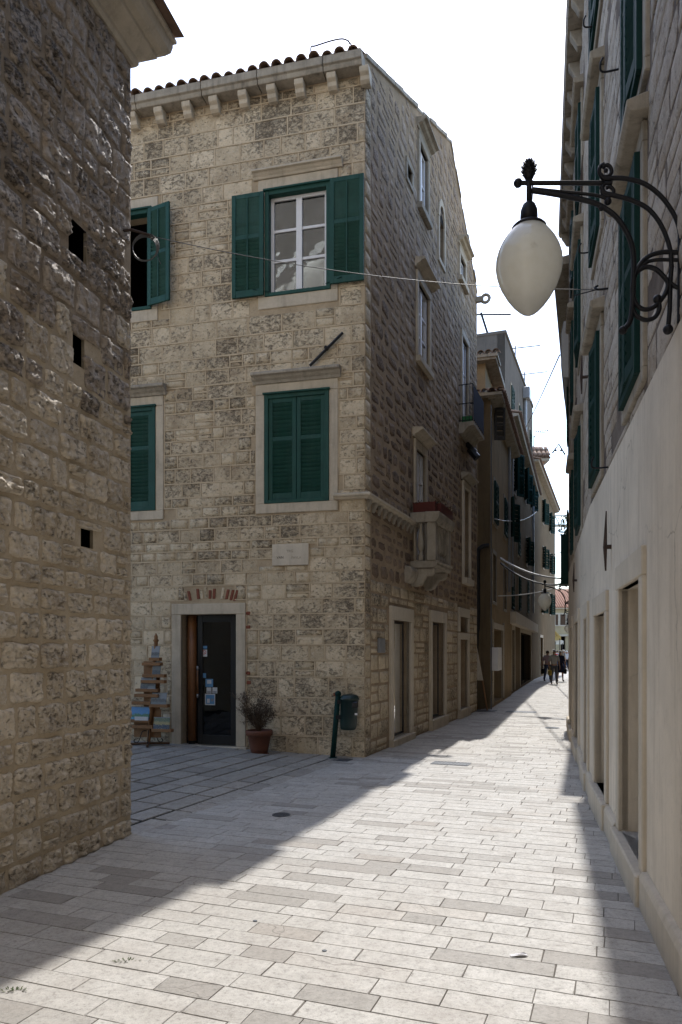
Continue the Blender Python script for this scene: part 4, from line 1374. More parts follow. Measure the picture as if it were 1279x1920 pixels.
for s_ in (b0 + .06, b1 - .06):
    MB().wbox(S, s_ - .085, s_ + .085, fz + .13, rz, PJ - .19, PJ - .02).build('balcony_post', M['trim_dark'], ch, bevel=.008)
def baluster(c, h):
    o = MB().lathe(c, [(.055, 0), (.055, h * .17), (.035, h * .19), (.028, h * .26), (.05, h * .29), (.062, h * .36), (.064, h * .45), (.052, h * .62), (.034, h * .82), (.03, h * .92), (.045, h * .94), (.05, h)], 14)
    return o.build('baluster', M['trim_dark'], ch, True)
for s_ in (b0 + .06, b1 - .06):
    baluster(S.pt(s_, fz + .13, .19), rz - fz - .13)
for k in range(1, 5):
    baluster(S.pt(b0 + .06 + (b1 - b0 - .12) * k / 5, fz + .13, PJ - .1), rz - fz - .13)

# ---- iron balcony at the far end, panelled
ib0, ib1 = S.at(866, 800)[0] - .35, S.at(880, 800)[0] + .15
izz = S.at(880, 815)[1] - .05
MB().sweep(S, ib0, ib1, [(-.05, izz - .28), (.1, izz - .28), (.25, izz - .12), (.38, izz - .1), (.38, izz), (-.05, izz)]).build('balcony_slab', M['trim_dark'], ch, bevel=.01)
mb = MB()
for zz_ in (izz + .03, izz + .45, izz + .92):
    mb.tube([S.pt(ib0, zz_, 0), S.pt(ib0, zz_, .35), S.pt(ib1, zz_, .35), S.pt(ib1, zz_, 0)], .012, 6)
for k in range(9):
    for o_ in (0,):
        mb.tube([S.pt(ib0 + (ib1 - ib0) * k / 8, izz, .35), S.pt(ib0 + (ib1 - ib0) * k / 8, izz + .92, .35)], .009, 6)
for k in range(1, 4):
    mb.tube([S.pt(ib0, izz, .35 * k / 4), S.pt(ib0, izz + .92, .35 * k / 4)], .008, 6)
mb.build('balcony_railing', M['iron'], ch)
MB().wbox(S, ib0 + .02, ib1 - .02, izz + .05, izz + .9, .362, .37).build('balcony_panel', plain_mat('navy_sheet', (.018, .026, .05), .2, 8, .9, .05, .1), ch)
pl = thing('planter_box', S.pt(ib0 + .12, izz, .3), 'small green planter on the iron balcony', 'planter')
M['planter_green'] = flat_mat('planter_green', (.02, .16, .05)); M['planter_red'] = plain_mat('planter_red', (.10, .022, .018), .2, 8, .5)
MB().wbox(S, ib0 + .06, ib0 + .2, izz, izz + .15, .06, .32).build('trough', M['planter_green'], pl, bevel=.01)
MB().wbox(S, ib0 + .075, ib0 + .185, izz + .15, izz + .16, .075, .305).build('soil', M['soil'], pl)
mb = MB()
mb.tube([S.pt(ib0 + .9, izz - .45, .1), S.pt(ib0 + .9, izz - .7, .3)], .1, 7); mb.tube([S.pt(ib0 + .9, izz - .3, .02), S.pt(ib0 + .9, izz - .55, .25)], .07, 7)
mb.build('cable_bundle', M['black'], ch)

# red-brown planters on the stone balcony rail
qq = random.Random(4)
for (a_, c_, o0_, o1_, lab) in ((b0 - .02, b0 + .13, .06, PJ - .03, 'red-brown planter across the near end of the stone balcony'), (b0 + .2, b1 - .02, PJ - .17, PJ + .03, 'red-brown planter with dry plants along the stone balcony front')):
    z_ = rz + .2
    pb = thing('planter_box', S.pt((a_ + c_) / 2, z_, (o0_ + o1_) / 2), lab, 'planter', 'planters on the stone balcony')
    mb = MB(); t_ = .012
    mb.wbox(S, a_, c_, z_ + .002, z_ + .19, o0_, o0_ + t_); mb.wbox(S, a_, c_, z_ + .002, z_ + .19, o1_ - t_, o1_); mb.wbox(S, a_, a_ + t_, z_ + .002, z_ + .188, o0_ + t_, o1_ - t_); mb.wbox(S, c_ - t_, c_, z_ + .002, z_ + .188, o0_ + t_, o1_ - t_)
    mb.wbox(S, a_ - .008, c_ + .008, z_ + .17, z_ + .195, o0_ - .008, o0_ + .004); mb.wbox(S, a_ - .008, c_ + .008, z_ + .17, z_ + .195, o1_ - .004, o1_ + .008)
    mb.build('trough', M['planter_red'], pb)
    MB().wbox(S, a_ + t_, c_ - t_, z_, z_ + .16, o0_ + t_, o1_ - t_).build('soil', M['soil'], pb)
    mb = MB()
    n__ = 40 if c_ - a_ < .3 else 170
    for k in range(n__):
        s_ = qq.uniform(a_, c_); o_ = qq.uniform(o0_, o1_ + .04)
        p = S.pt(s_, z_ + .15, o_); d = Vector((qq.uniform(-1, 1), qq.uniform(-1, 1), qq.uniform(.1, 1.6)))
        p = p + d.normalized() * qq.uniform(0, .2 if n__ > 100 else .06)
        leaf(mb, p, d, qq.uniform(.03, .07), .011, Vector((0, 0, 1)))
    mb.build('dry_plants', M['dry_leaf'], pb)

# intercom plate by the first shop window
r_ = S.rect(708, 1197, 718, 1224)
io = MB().wbox(S, r_[0], r_[1], r_[2], r_[3], .0, .05).build('wall_box', M['zinc'], None, bevel=.006)
tag(io, 'small grey metal box fixed beside the first shop window', 'wall box')
# pulley bracket on the far corner, and stub of a lamp iron
s_, z_ = S.at(893, 562)
pk = MB(); pk.wbox(S, 9.5, 9.62, z_ - .07, z_ + .07, -.02, .2)
pk.build('pulley_bracket', M['trim_dark'], ch)
MB().tube([S.pt(9.56, z_ + .11 * math.sin(k * .5236), .26 + .11 * math.cos(k * .5236)) for k in range(12)], .045, 7, closed=True).build('pulley_ring', M['trim_dark'], ch)

# ------------------------------------------------------------------ house on the right
q = random.Random(15)
PZ = 3.42                                     # top of the plastered ground floor
RE = 10.9                                     # eave
rh = thing('right_house', Vector((3.2, 8, 0)), 'tall house on the right with plastered ground floor, rubble above and green shutters', 'house')
SA = (9.0 + 1.0) * math.hypot(.24, 1)         # length of the near stretch
SB = 7.6 * math.hypot(.2715, 1)


def rax(x0, x1, z0, z1):
    a, b_ = RA.s_at(x1), RA.s_at(x0); return (min(a, b_), max(a, b_), z0, z1)


def rbx(x0, x1, z0, z1):
    a, b_ = RB.s_at(x1), RB.s_at(x0); return (min(a, b_), max(a, b_), z0, z1)


d1 = rax(1166, 1206, .21, 2.2); d2 = rax(1119, 1139, .25, 2.07)
d3 = rbx(1099, 1108, .22, 2.1); d4 = rbx(1080, 1087, .2, 2.15); d5 = rbx(1071, 1075, .2, 2.15)
d3 = (.15, .85, .22, 2.1)
w1 = rax(1172, 1204, 3.61, 5.13); w2 = rax(1112, 1127, 3.56, 5.02)
w3 = rbx(1085, 1091, 3.52, 4.98); w4 = rbx(1074, 1077, 3.52, 4.98)
v1 = (w1[0] - .1, w1[1] - .1, 5.62, 7.1); v2 = (w2[0], w2[1], 6.1, 7.55); v3 = (w3[0], w3[1], 6.2, 7.7); v4 = (w4[0], w4[1], 6.2, 7.7)
u1 = (w1[0], w1[1], 8.3, 9.6); u2 = (w2[0], w2[1], 8.45, 9.7); u3 = (w3[0], w3[1], 8.45, 9.7); u4 = (w4[0], w4[1], 8.45, 9.7)
hA = [w1, w2, v1, v2, u1, u2]; hB = [w3, w4, v3, v4, u3, u4]
wall_core(RA, 0, SA, -.1, PZ, [d1, d2], .42, M['plaster_right'], 'plaster_wall', rh)
wall_core(RB, 0, SB, -.1, PZ, [d3, d4, d5], .42, M['plaster_right'], 'plaster_wall', rh)
wall_core(RA.off(-.02), 0, SA, PZ, RE, hA, .4, M['mortar_right'], 'rubble_wall', rh)
wall_core(RB.off(-.02), 0, SB, PZ, RE, hB, .4, M['mortar_right'], 'rubble_wall', rh)
pA, pM, pB = RA.pt(0, 0), RB.pt(0, 0), RB.pt(SB, 0)
bk = Vector((7, -.8, 0))
mb = MB()
for (a, b_) in ((pB, pB + bk), (pB + bk, pA + bk), (pA + bk, pA)):
    mb.quad(up(a, -.1), up(b_, -.1), up(b_, RE), up(a, RE))
mb.poly([up(pA, RE + .2), up(pM, RE + .2), up(pB, RE + .2), up(pB + bk, RE + 1.2), up(pA + bk, RE + 1.2)])
mb.build('rear_wall', M['mortar_right'], rh)
# plinth course and door frames
for (w, s1_, ds, kk) in ((RA, SA, [d1, d2], 0), (RB, SB, [d3, d4, d5], 1)):
    cuts = [0.0]
    for d in sorted(ds): cuts += [d[0] - .17, d[1] + .17]
    cuts.append(s1_)
    for a, b_ in zip(cuts[::2], cuts[1::2]):
        if b_ - a > .02: MB().sweep(w, a, b_, [(-.03, -.05), (.05, -.05), (.05, .20), (.035, .235), (-.03, .25)]).build('plinth', M['trim_pale'], rh, bevel=.004)
    for d in ds:
        surround(rh, w, d[0], d[1], d[2], d[3], .15, .2, 0, M['trim_pale'], .03)
        MB().wbox(w, d[0] - .17, d[1] + .17, -.05, d[2], -.42, .075).build('door_step', M['trim_pale'], rh, bevel=.012)
        dp = -.36
        mb = MB(); mb.wbox(w, d[0], d[0] + .07, d[2], d[3], dp, dp + .05); mb.wbox(w, d[1] - .07, d[1], d[2], d[3], dp, dp + .05)
        mb.wbox(w, d[0] + .07, d[1] - .07, d[3] - .08, d[3], dp, dp + .048); mb.wbox(w, d[0] + .07, d[1] - .07, d[2], d[2] + .12, dp, dp + .048)
        do = mb.build('door', M['wood_dark'], rh, bevel=.004)
        MB().wbox(w, d[0] + .065, d[1] - .065, d[2] + .115, d[3] - .075, dp + .02, dp + .028).build('pane', M['glass_dark'], do)
        room(w, d, -.42, 1.0, M['dark_room'], rh)
# rubble stones
vR = [unit_stone('stone', M['stone_right'], 600 + i, 4, 3, .40, .04, .97, 1.0) for i in range(12)]
for_a = [grow(h, .13, .13, .1, .3) for h in hA]; for_b = [grow(h, .13, .13, .1, .3) for h in hB]
zs = courses(PZ + .03, RE - .1, lambda z: (.16, .27), q)
ra = course_rects(3.6, SA, zs, (.3, .95), q, for_a, .008, jit=.014, sub=.3)
rb = course_rects(0, SB, zs, (.3, .95), q, for_b, .008, jit=.014, sub=.3)
lay_stones([(RA.off(-.02), r, 'r') for r in ra] + [(RB.off(-.02), r, 'r') for r in rb], rh, 'stone', {'r': vR}, 300, q, (.010, .02), .02)


def right_window(w, h, leafs=True, hd=True, ajar=0.0, mat='green_dark'):
    surround(rh, w, h[0], h[1], h[2], h[3], .11, .14, .09, M['trim_dark'], .012)
    if hd: MB().sweep(w, h[0] - .2, h[1] + .2, [(-.05, h[3] + .15), (.10, h[3] + .15), (.125, h[3] + .18), (.125, h[3] + .23), (-.05, h[3] + .28)]).build('hood_mould', M['trim_dark'], rh, bevel=.006)
    mb = MB(); t_ = .06
    mb.wbox(w, h[0], h[0] + t_, h[2], h[3], -.08, .05); mb.wbox(w, h[1] - t_, h[1], h[2], h[3], -.08, .05)
    mb.wbox(w, h[0] + t_, h[1] - t_, h[2], h[2] + t_, -.08, .048); mb.wbox(w, h[0] + t_, h[1] - t_, h[3] - t_, h[3], -.08, .048)
    mb.build('shutter_frame', M[mat], rh, bevel=.004)
    room(w, h, -.42, .8, M['dark_room'], rh)
    m_ = (h[0] + h[1]) / 2
    if leafs:
        for (edge, sg) in ((h[0] + t_, 1), (h[1] - t_, -1)):
            hg = w.pt(edge, 0, .045); ln = m_ - h[0] - t_
            a_ = rad(ajar)
            lw_ = Wall((hg.x, hg.y), w.u * sg * math.cos(a_) + w.n * math.sin(a_), w.n)
            shutter(rh, lw_, 0, ln, h[2] + t_, h[3] - t_, -.035, mat, .55, 1, .07, .05)


right_window(RA, w1, ajar=3); right_window(RA, w2, ajar=5); right_window(RA, v1, ajar=4); right_window(RA, v2, ajar=3)
right_window(RB, w3, ajar=5); right_window(RB, w4, ajar=2); right_window(RB, v3, ajar=5); right_window(RB, v4, ajar=2)
for h in (u1, u2): right_window(RA, h, ajar=3)
for h in (u3, u4): right_window(RB, h, ajar=3)
# eave: boards on brackets with a gutter
EO = .19
for (w, s0_, s1_) in ((RA, 0, SA), (RB, 0, SB)):
    MB().sweep(w, s0_, s1_, [(-.05, RE - .02), (EO, RE - .02), (EO + .03, RE + .06), (EO, RE + .14), (-.05, RE + .22)]).build('eave', M['trim_dark'], rh)
    k = .3
    while k < s1_:
        MB().sweep(w, k - .07, k + .07, [(-.05, RE - .28), (.05, RE - .27), (.11, RE - .16), (.15, RE - .1), (.16, RE - .023), (-.05, RE - .023)]).build('eave_bracket', M['trim_dark'], rh, bevel=.012)
        k += .62
# iron wall anchors and hooks
for (w, px, y0, y1, lab) in ((RA, 1147, 958, 1070, 0), (RA, 1099, 660, 738, 0), (RB, 1082.5, 1055, 1110, 0), (RB, 1087, 745, 770, 0), (RB, 1099, 290, 380, 0)):
    s_, za = w.at(px, y0); _, zb = w.at(px, y1); zm = (za + zb) / 2 - .1 * (za - zb)
    mb = MB(); mb.tube([w.pt(s_, za, .045), w.pt(s_, zm, .055), w.pt(s_, zb, .05)], [.006, .02, .008], 6)
    mb.tube([w.pt(s_, zm, -.03), w.pt(s_, zm, .07)], .02, 8)
    mb.build('wall_anchor', M['rust'], rh)
for (px, py) in ((1158, 130), (1120, 47), (1110, 472), (1138, 876)):
    s_, z_ = RA.at(px, py)
    MB().tube(spline([RA.pt(s_, z_, -.02), RA.pt(s_, z_, .12), RA.pt(s_ - .03, z_ + .05, .14), RA.pt(s_ - .03, z_ + .10, .12)], 4), .009, 6).build('wall_hook', M['iron'], rh)

# ------------------------------------------------------------------ houses beyond on the right
r2 = thing('lane_house', RC.pt(8, 0, -3), 'narrow house behind the right house with flower box and slate-grey canopy over the lane', 'house')
LC = 30 * math.hypot(.33, 1)
wall_core(RC.off(-.05), 0, LC, -.1, 10.4, [], .4, M['plaster_yellow'], 'wall', r2)
mb = MB(); a, b_ = RC.pt(0, 0, -.4), RC.pt(LC, 0, -.4)
mb.quad(up(a, -.1), up(a + bk, -.1), up(a + bk, 10.4), up(a, 10.4)); mb.quad(up(b_, -.1), up(b_ + bk, -.1), up(b_ + bk, 10.4), up(b_, 10.4)); mb.quad(up(a, 10.4), up(b_, 10.4), up(b_ + bk, 11.4), up(a + bk, 11.4)); mb.quad(up(a + bk, -.1), up(b_ + bk, -.1), up(b_ + bk, 11.4), up(a + bk, 11.4))
mb.build('rear_wall', M['plaster_yellow'], r2)
for (y_, z0_, z1_) in ((18.0, 3.6, 5.0), (18.0, 6.6, 8.2), (22.5, 3.6, 5.0), (22.5, 6.6, 8.2), (28, 3.6, 5.0), (28, 6.6, 8.0)):
    s_ = (y_ - 16.6) * math.hypot(.33, 1)
    surround(r2, RC, s_, s_ + .9, z0_, z1_, .1, .14, .1, M['trim'], .03)
    for (a_, c_) in ((s_ - .47, s_ - .01), (s_ + .91, s_ + 1.37)):
        shutter(r2, RC, a_, c_, z0_, z1_, .032, 'green_dark', .55, 1, .08, .06)
    window(r2, RC, s_, s_ + .9, z0_, z1_, -.04, 2, 2)
MB().sweep(RC, 0, LC, [(-.05, 10.3), (.35, 10.3), (.35, 10.45), (-.05, 10.5)]).build('eave', M['trim_dark'], r2)
s_ = .4
MB().sweep(RC, s_, s_ + 2.2, [(-.05, 7.9), (.14, 7.9), (.18, 8.2), (.18, 8.9), (.12, 9.2), (-.05, 9.2)]).build('bay', M['zinc'], r2, bevel=.02)
# flower box hanging on the first window of the lane house
fb = thing('flower_box', RC.pt(1.2, 3.7, .28), 'dark green flower box with a leafy plant on the lane house', 'planter')
MB().wbox(RC, .9, 1.6, 3.25, 4.42, .02, .2).build('trough', M['green_dark'], fb, bevel=.02)
mb = MB(); qq = random.Random(9)
for k in range(160):
    p = RC.pt(qq.uniform(.85, 1.65), 4.42 + qq.random() ** 1.5 * .42, qq.uniform(.0, .24)); d = Vector((qq.uniform(-1, 1), qq.uniform(-1, 1), qq.uniform(-.3, 1)))
    leaf(mb, p, d, qq.uniform(.06, .14), .02, Vector((0, 0, 1)))
mb.build('foliage', M['weed'], fb)

# ------------------------------------------------------------------ left row up the lane
def row_house(name, w, s1_, top, mat, label, wins, depth=6, eave=True, front=True, tiles=0, doors=(), z0=-.1):
    o = thing(name, w.pt(s1_ / 2, 0, -depth / 2), label, 'house')
    hs_ = [h for h in wins if h[4] != 'solid'] + list(doors)
    hs_ = [h[:4] for h in hs_]
    wall_core(w, 0, s1_, z0, top, hs_, .35, M[mat], 'wall', o)
    a, b_ = w.pt(0, 0), w.pt(s1_, 0); bkv = Vector((w.n.x, w.n.y, 0)) * -depth
    mb = MB()
    mb.quad(up(a, z0), up(a + bkv, z0), up(a + bkv, top), up(a, top)); mb.quad(up(b_, z0), up(b_ + bkv, z0), up(b_ + bkv, top), up(b_, top)); mb.quad(up(a + bkv, z0), up(b_ + bkv, z0), up(b_ + bkv, top), up(a + bkv, top))
    mb.build('end_wall', M[mat], o)
    MB().quad(up(a, top), up(b_, top), up(b_ + bkv, top + (1.2 if eave else .0)), up(a + bkv, top + (1.2 if eave else .0))).build('roof', M['tile'], o)
    for h in wins:
        s0_, s1w, za, zb, kind = h[:5]
        if kind in ('shut', 'open', 'frame'):
            surround(o, w, s0_, s1w, za, zb, .1, .13, .1, M['trim_dark'], .025)
        if kind == 'shut':
            m_ = (s0_ + s1w) / 2
            for (p_, r_) in ((s0_, m_ - .01), (m_ + .01, s1w)):
                shutter(o, w, p_, r_, za, zb, .0, 'green_dark', .5, 1, .14, .06, thick=.08)
        if kind == 'open':
            m_ = (s1w - s0_) / 2
            window(o, w, s0_, s1w, za, zb, -.2, 2, 2)
            for ed, sg in ((s0_, 1), (s1w, -1)):
                hg = w.pt(ed, 0, .03); a_ = rad(152)
                lw_ = Wall((hg.x, hg.y), w.u * sg * math.cos(a_) + w.n * math.sin(a_), w.u * -1)
                shutter(o, lw_, 0, m_, za, zb, 0, 'green_dark', .5, 1, .14, .06, thick=.08)
        if kind == 'frame': window(o, w, s0_, s1w, za, zb, -.2, 2, 2)
        room(w, h[:4], -.35, .6, M['dark_room'], o)
    for d in doors:
        surround(o, w, d[0], d[1], d[2], d[3], .14, .18, 0, M['trim'], .03)
        room(w, d[:4], -.35, .9, M['dark_room'], o)
    if eave:
        MB().sweep(w, -.1, s1_, [(-.05, top - .12), (.3, top - .06), (.34, top + .02), (-.05, top + .08)]).build('eave', M['trim_dark'], o)
        s = 0.05
        X = Vector((w.u.x, w.u.y, 0)); Y = (Vector((-w.n.x, -w.n.y, 0)) + Vector((0, 0, .25))).normalized(); Z = X.cross(Y)
        if Z.z < 0: X = -X; Z = -Z
        rt = Matrix((X, Y, Z)).transposed()
        while s < s1_:
            place('roof_tile', TILE, o, w.pt(s, top + .05, .42), rt, (1.15, 1.3, 1.1)); s += .24
    return o


def wr(w, x0, y0, x1, y1, kind='shut'):
    r_ = w.rect(x0, y0, x1, y1); c_ = (r_[0] + r_[1]) / 2; h_ = min(r_[1] - r_[0], .95) / 2
    return (c_ - h_, c_ + h_, r_[2], r_[3], kind)


LB = 6.7 * math.hypot(.32, 1)
bh = row_house('beige_house', B, LB, 9.05, 'plaster_beige', 'stained beige plaster house next to the stone corner house up the lane',
               [wr(B, 925, 907, 932, 981), wr(B, 923, 1040, 931, 1128, 'frame'), wr(B, 944, 1066, 950, 1142, 'frame'), wr(B, 944, 938, 950, 1005)],
               doors=[tuple(B.rect(925, 1200, 943, 1300)[:2]) + (.1, 2.35)])
# the attic storey with its own tiled roof, and its front towards the camera
BF = Wall(B.pt(0, 0).xy, B.n * -1, (0, -1))
mb = MB(); mb.wbox(B, .9, 3.2, 9.0, 10.35, -5, -.25); mb.build('attic', M['plaster_beige'], bh)
mb = MB(); mb.wbox(B, .6, 3.4, 10.35, 10.5, -5, .1); mb.build('attic_eave', M['trim_dark'], bh)
X = Vector((BF.u.x, BF.u.y, 0)); Y = (Vector((-BF.n.x, -BF.n.y, 0)) + Vector((0, 0, .3))).normalized(); Z = X.cross(Y)
if Z.z < 0: X = -X; Z = -Z
rt = Matrix((X, Y, Z)).transposed()
for (zz_, oo, s0_) in ((9.1, .3, -.3), (10.52, -.5, -.1)):
    s = s0_
    MB().wbox(BF, s0_ - .05, 3, zz_ - .1, zz_ - .02, oo - 1.0, oo - .05).build('eave_board', M['trim_dark'], bh)
    while s < 1.9:
        for j in range(2):
            place('roof_tile', TILE, bh, BF.pt(s, zz_ + j * .11, oo - j * .36), rt, (1.1, 1, 1.1))
        s += .22
# wooden-slat shutter standing out high up, drain pipes, cables and meter box
r_ = B.rect(926, 781, 937, 839)
hg = B.pt(r_[0], 0, .02); lw_ = Wall((hg.x, hg.y), B.u * .35 + B.n * .94, B.u * -1)
M['grey_wood'] = plain_mat('grey_wood', (.055, .05, .045), .3, 8, .8)
shutter(bh, lw_, 0, .32, r_[2], r_[3], 0, 'grey_wood', .5, 1, .13, .06, thick=.08)
for (px, y0, y1, w, m_) in ((952, 830, 1110, B, 'zinc'), (917, 760, 1330, B, 'cable')):
    s_, za = w.at(px, y0); _, zb = w.at(px, y1)
    MB().tube([w.pt(s_, max(zb, 0), .07), w.pt(s_, za, .07)], .05 if m_ == 'zinc' else .02, 8).build('drain_pipe', M[m_], bh)
BFo = BF.off(.05)
s_, z_ = BF.at(905, 1040)
MB().tube(spline([BF.pt(.02, z_ + .25, .12), BF.pt(.25, z_ + .2, .12), BF.pt(.34, z_ - .1, .1), BF.pt(.34, 2.6, .08), BF.pt(.38, 2.0, .08), BF.pt(.42, .3, .08)], 5), .06, 8).build('cable_bundle', M['black'], bh)
r_ = B.rect(920, 1214, 927, 1257)
mbx = MB().wbox(B, r_[0], r_[1] + .1, r_[2], r_[3], 0, .22).build('meter_box', M['white'], None, bevel=.01)
tag(mbx, 'white meter box on the wall of the beige house', 'meter box')
fbx = MB().wbox(BF, .5, .68, 2.4, 2.75, .0, .12).build('junction_box', M['white'], None, bevel=.008); tag(fbx, 'small pale junction box beside the black cables', 'junction box')
# stone arch round the passage
d = B.rect(925, 1200, 943, 1300)
for k in range(7):
    MB().wbox(B, d[0] - .3, d[0] - .142, .05 + k * .37, .40 + k * .37, -.02, .035).build('quoin', M['trim_dark'], bh, bevel=.015)
    MB().wbox(B, d[1] + .142, d[1] + .36, .05 + k * .37, .40 + k * .37, -.02, .035).build('quoin', M['trim_dark'], bh, bevel=.015)

LCc = 15.0 * math.hypot(.32, 1)
cw = [wr(C, 960, 845, 972, 925, 'open'), wr(C, 983, 885, 988, 941, 'open'), wr(C, 994, 900, 1000, 954, 'open'), wr(C, 954, 940, 959, 1012, 'open'), wr(C, 970, 997, 975, 1041), wr(C, 984, 1012, 992, 1058, 'open'),
      wr(C, 957, 1077, 963, 1142), wr(C, 970, 1083, 977, 1144), wr(C, 986, 1090, 993, 1149)]
cd = [tuple(C.rect(976, 1192, 996, 1280)[:2]) + (.1, 2.5), tuple(C.rect(960, 1192, 965, 1290)[:2]) + (.1, 2.5)]
chh = row_house('tan_house', C, LCc, 10.6, 'plaster_tan', 'long tan house up the lane with dark green shutters and a tiled eave', cw, doors=cd)
r_ = C.rect(954, 1163, 1000, 1178)
MB().wbox(C, r_[0], r_[1], r_[2], r_[3] + .1, -.02, .28).build('shop_fascia', M['trim_pale'], chh, bevel=.01)
for (px, y0, y1) in ((998, 900, 1150), (957, 800, 1100)):
    s_, za = C.at(px, y0); _, zb = C.at(px, y1)
    MB().tube([C.pt(s_, zb, .08), C.pt(s_, za, .08)], .06, 8).build('drain_pipe', M['zinc'], chh)
for k in range(8):
    s_ = cd[0][0] + (cd[0][1] - cd[0][0]) * (k + .5) / 8
    MB().tube([C.pt(s_, .1, -.05), C.pt(s_, 2.5, -.05)], .02, 6).build('grille_bar', M['iron'], chh)
# tall grey house rising behind
G = Wall((7.25, 33.0), (.376, 1), (1, 0))
LG = 10.2 * math.hypot(.376, 1)
gw = [wr(G, 958, 728, 963, 780), wr(G, 973, 765, 977, 815), wr(G, 983, 790, 986, 830), wr(G, 992, 810, 997, 853)]
gh = row_house('grey_house', G.off(-.0), LG, 15.7, 'plaster_grey', 'tall grey rendered house with a flat top rising over the lane roofs', gw, 9, eave=False, z0=9)
GF = Wall(G.pt(0, 0).xy, G.n * -1, (0, -1))
MB().wbox(G, -.03, LG, 15.7, 15.85, -9, .06).build('parapet', M['plaster_grey'], gh, bevel=.02)
s_, za = G.at(982, 750); _, zb = G.at(982, 840)
MB().tube([G.pt(s_, zb, .1), G.pt(s_, za, .1)], .09, 8).build('drain_pipe', M['zinc'], gh)
MB().wbox(G, s_ - .3, s_ + .3, za, za + .6, .0, .35).build('rain_head', M['zinc'], gh, bevel=.02)
mb = MB(); p = GF.pt(.8, 15.85, -.5)
mb.tube([p, p + Vector((-.35, 0, 1.1))], .05, 6); mb.tube([p + Vector((-3, 0, 1.0)), p + Vector((1.0, 0, 1.02))], .035, 6); mb.tube([p + Vector((-.9, 0, .0)), p + Vector((-1.0, 0, 1.0))], .015, 5)
tag(mb.build('roof_mast', M['iron']), 'thin iron mast with crossbar on top of the grey house', 'mast')
for (k, lab) in ((.45, 'small television antenna near the middle of the grey house roof'), (.8, 'small television antenna at the far end of the grey house roof')):
    p = G.pt(LG * k, 15.85, -.2); mb = MB()
    mb.tube([p, p + Vector((0, 0, 1.2))], .03, 6); mb.tube([p + Vector((-.9, -.2, .9)), p + Vector((1.3, .2, 1.3))], .025, 6)
    for j in range(6):
        c_ = p + Vector((-.9 + 2.2 * j / 5, -.2 + .4 * j / 5, .9 + .4 * j / 5)); mb.tube([c_ + Vector((0, -.3, -.12)), c_ + Vector((0, .3, .12))], .014, 5)
    tag(mb.build('roof_antenna', M['iron']), lab, 'antenna', 'antennas on the grey house')
# last house of the row
LE = 16.2 * math.hypot(.365, 1)
ew = [wr(E, 1016, 941, 1022, 981, 'open'), wr(E, 1029, 965, 1034, 998, 'open'), wr(E, 1016, 1028, 1023, 1065, 'open'), wr(E, 1030, 1041, 1035, 1075, 'open'), wr(E, 1013, 1108, 1022, 1149, 'open'), wr(E, 1029, 1115, 1035, 1152, 'open')]
ed = [tuple(E.rect(1013, 1195, 1018, 1266)[:2]) + (.1, 2.5)]
M['plaster_umber'] = plain_mat('plaster_umber', (.19, .142, .09), .3, 1.2, .92, .4, .02, .01, .5, 0, (.09, .075, .06))
eh = row_house('last_house', E, LE, 12.7, 'plaster_umber', 'farthest house of the left row, its eave curving out of sight', ew, doors=ed)
# pink tower with a tiled cap behind the row
tw = thing('pink_tower', (19.3, 72, 0), 'slim pink tower with a tiled cap above the lane roofs', 'tower')
DX = -1.0
MB().box(18.4 + DX, 20.3 + DX, 71, 73, 0, 19.6).build('shaft', M['plaster_pink'], tw)
MB().box(18.0 + DX, 20.7 + DX, 70.5, 73.5, 19.6, 19.85).build('eave', M['trim_dark'], tw)
mb = MB(); mb.poly([(17.9 + DX, 70.4, 19.85), (20.8 + DX, 70.4, 19.85), (20.4 + DX, 72, 21.3), (18.4 + DX, 72, 21.3)]); mb.poly([(17.9 + DX, 73.6, 19.85), (20.8 + DX, 73.6, 19.85), (20.4 + DX, 72, 21.3), (18.4 + DX, 72, 21.3)])
mb.poly([(20.8 + DX, 70.4, 19.85), (20.8 + DX, 73.6, 19.85), (20.4 + DX, 72, 21.3)]); mb.poly([(17.9 + DX, 70.4, 19.85), (17.9 + DX, 73.6, 19.85), (18.4 + DX, 72, 21.3)]); mb.build('roof', M['tile'], tw)
rtt = Matrix(((1, 0, 0), (0, .74, -.67), (0, .67, .74)))
BIGT = barrel(.19, .17, .9, .03).mesh('roof_tile', M['tile'], True)
for i in range(7):
    for j in range(2): place('roof_tile', BIGT, tw, Vector((18.1 + DX + i * .42, 70.3 + j * .7, 19.9 + j * .62)), rtt)
MB().tube([(19.6 + DX, 72, 21.2), (19.6 + DX, 72, 22.4)], .05, 6).build('finial', M['iron'], tw)
# the house that closes the lane
eb = thing('end_house', (30, 101, 0), 'yellow house closing the far end of the lane under a red tiled roof', 'house')
EW = Wall((22, 100), (1, -.02), (0, -1))
ewin = [EW.rect(1051, 1152, 1061, 1172), EW.rect(1064, 1152, 1072, 1172), EW.rect(1042, 1152, 1047, 1172)]
edo = EW.rect(1052, 1191, 1061, 1226); edo = (edo[0], edo[1], 0, edo[3])
wall_core(EW, 0, 18, -.1, 7.2, ewin + [edo], .4, M['plaster_yellow'], 'wall', eb)
for h in ewin:
    surround(eb, EW, h[0], h[1], h[2], h[3], .15, .2, .15, M['trim'], .06)
    for (p_, r_) in ((h[0], (h[0] + h[1]) / 2 - .01), ((h[0] + h[1]) / 2 + .01, h[1])): shutter(eb, EW, p_, r_, h[2], h[3], -.05, 'wood_dark', .5, 1, .3, .08, slats=False); 
    MB().wbox(EW, h[0], h[1], h[2], h[3], -.08, -.06).build('shutter_panel', M['wood_dark'], eb)
room(EW, edo, -.4, 1.5, M['dark_room'], eb)
MB().wbox(EW, 0, 18, 3.55, 3.8, -.02, .25).build('string_course', M['trim'], eb)
MB().wbox(EW, -.2, 18.2, 7.2, 7.4, -.4, .4).build('eave', M['trim'], eb)
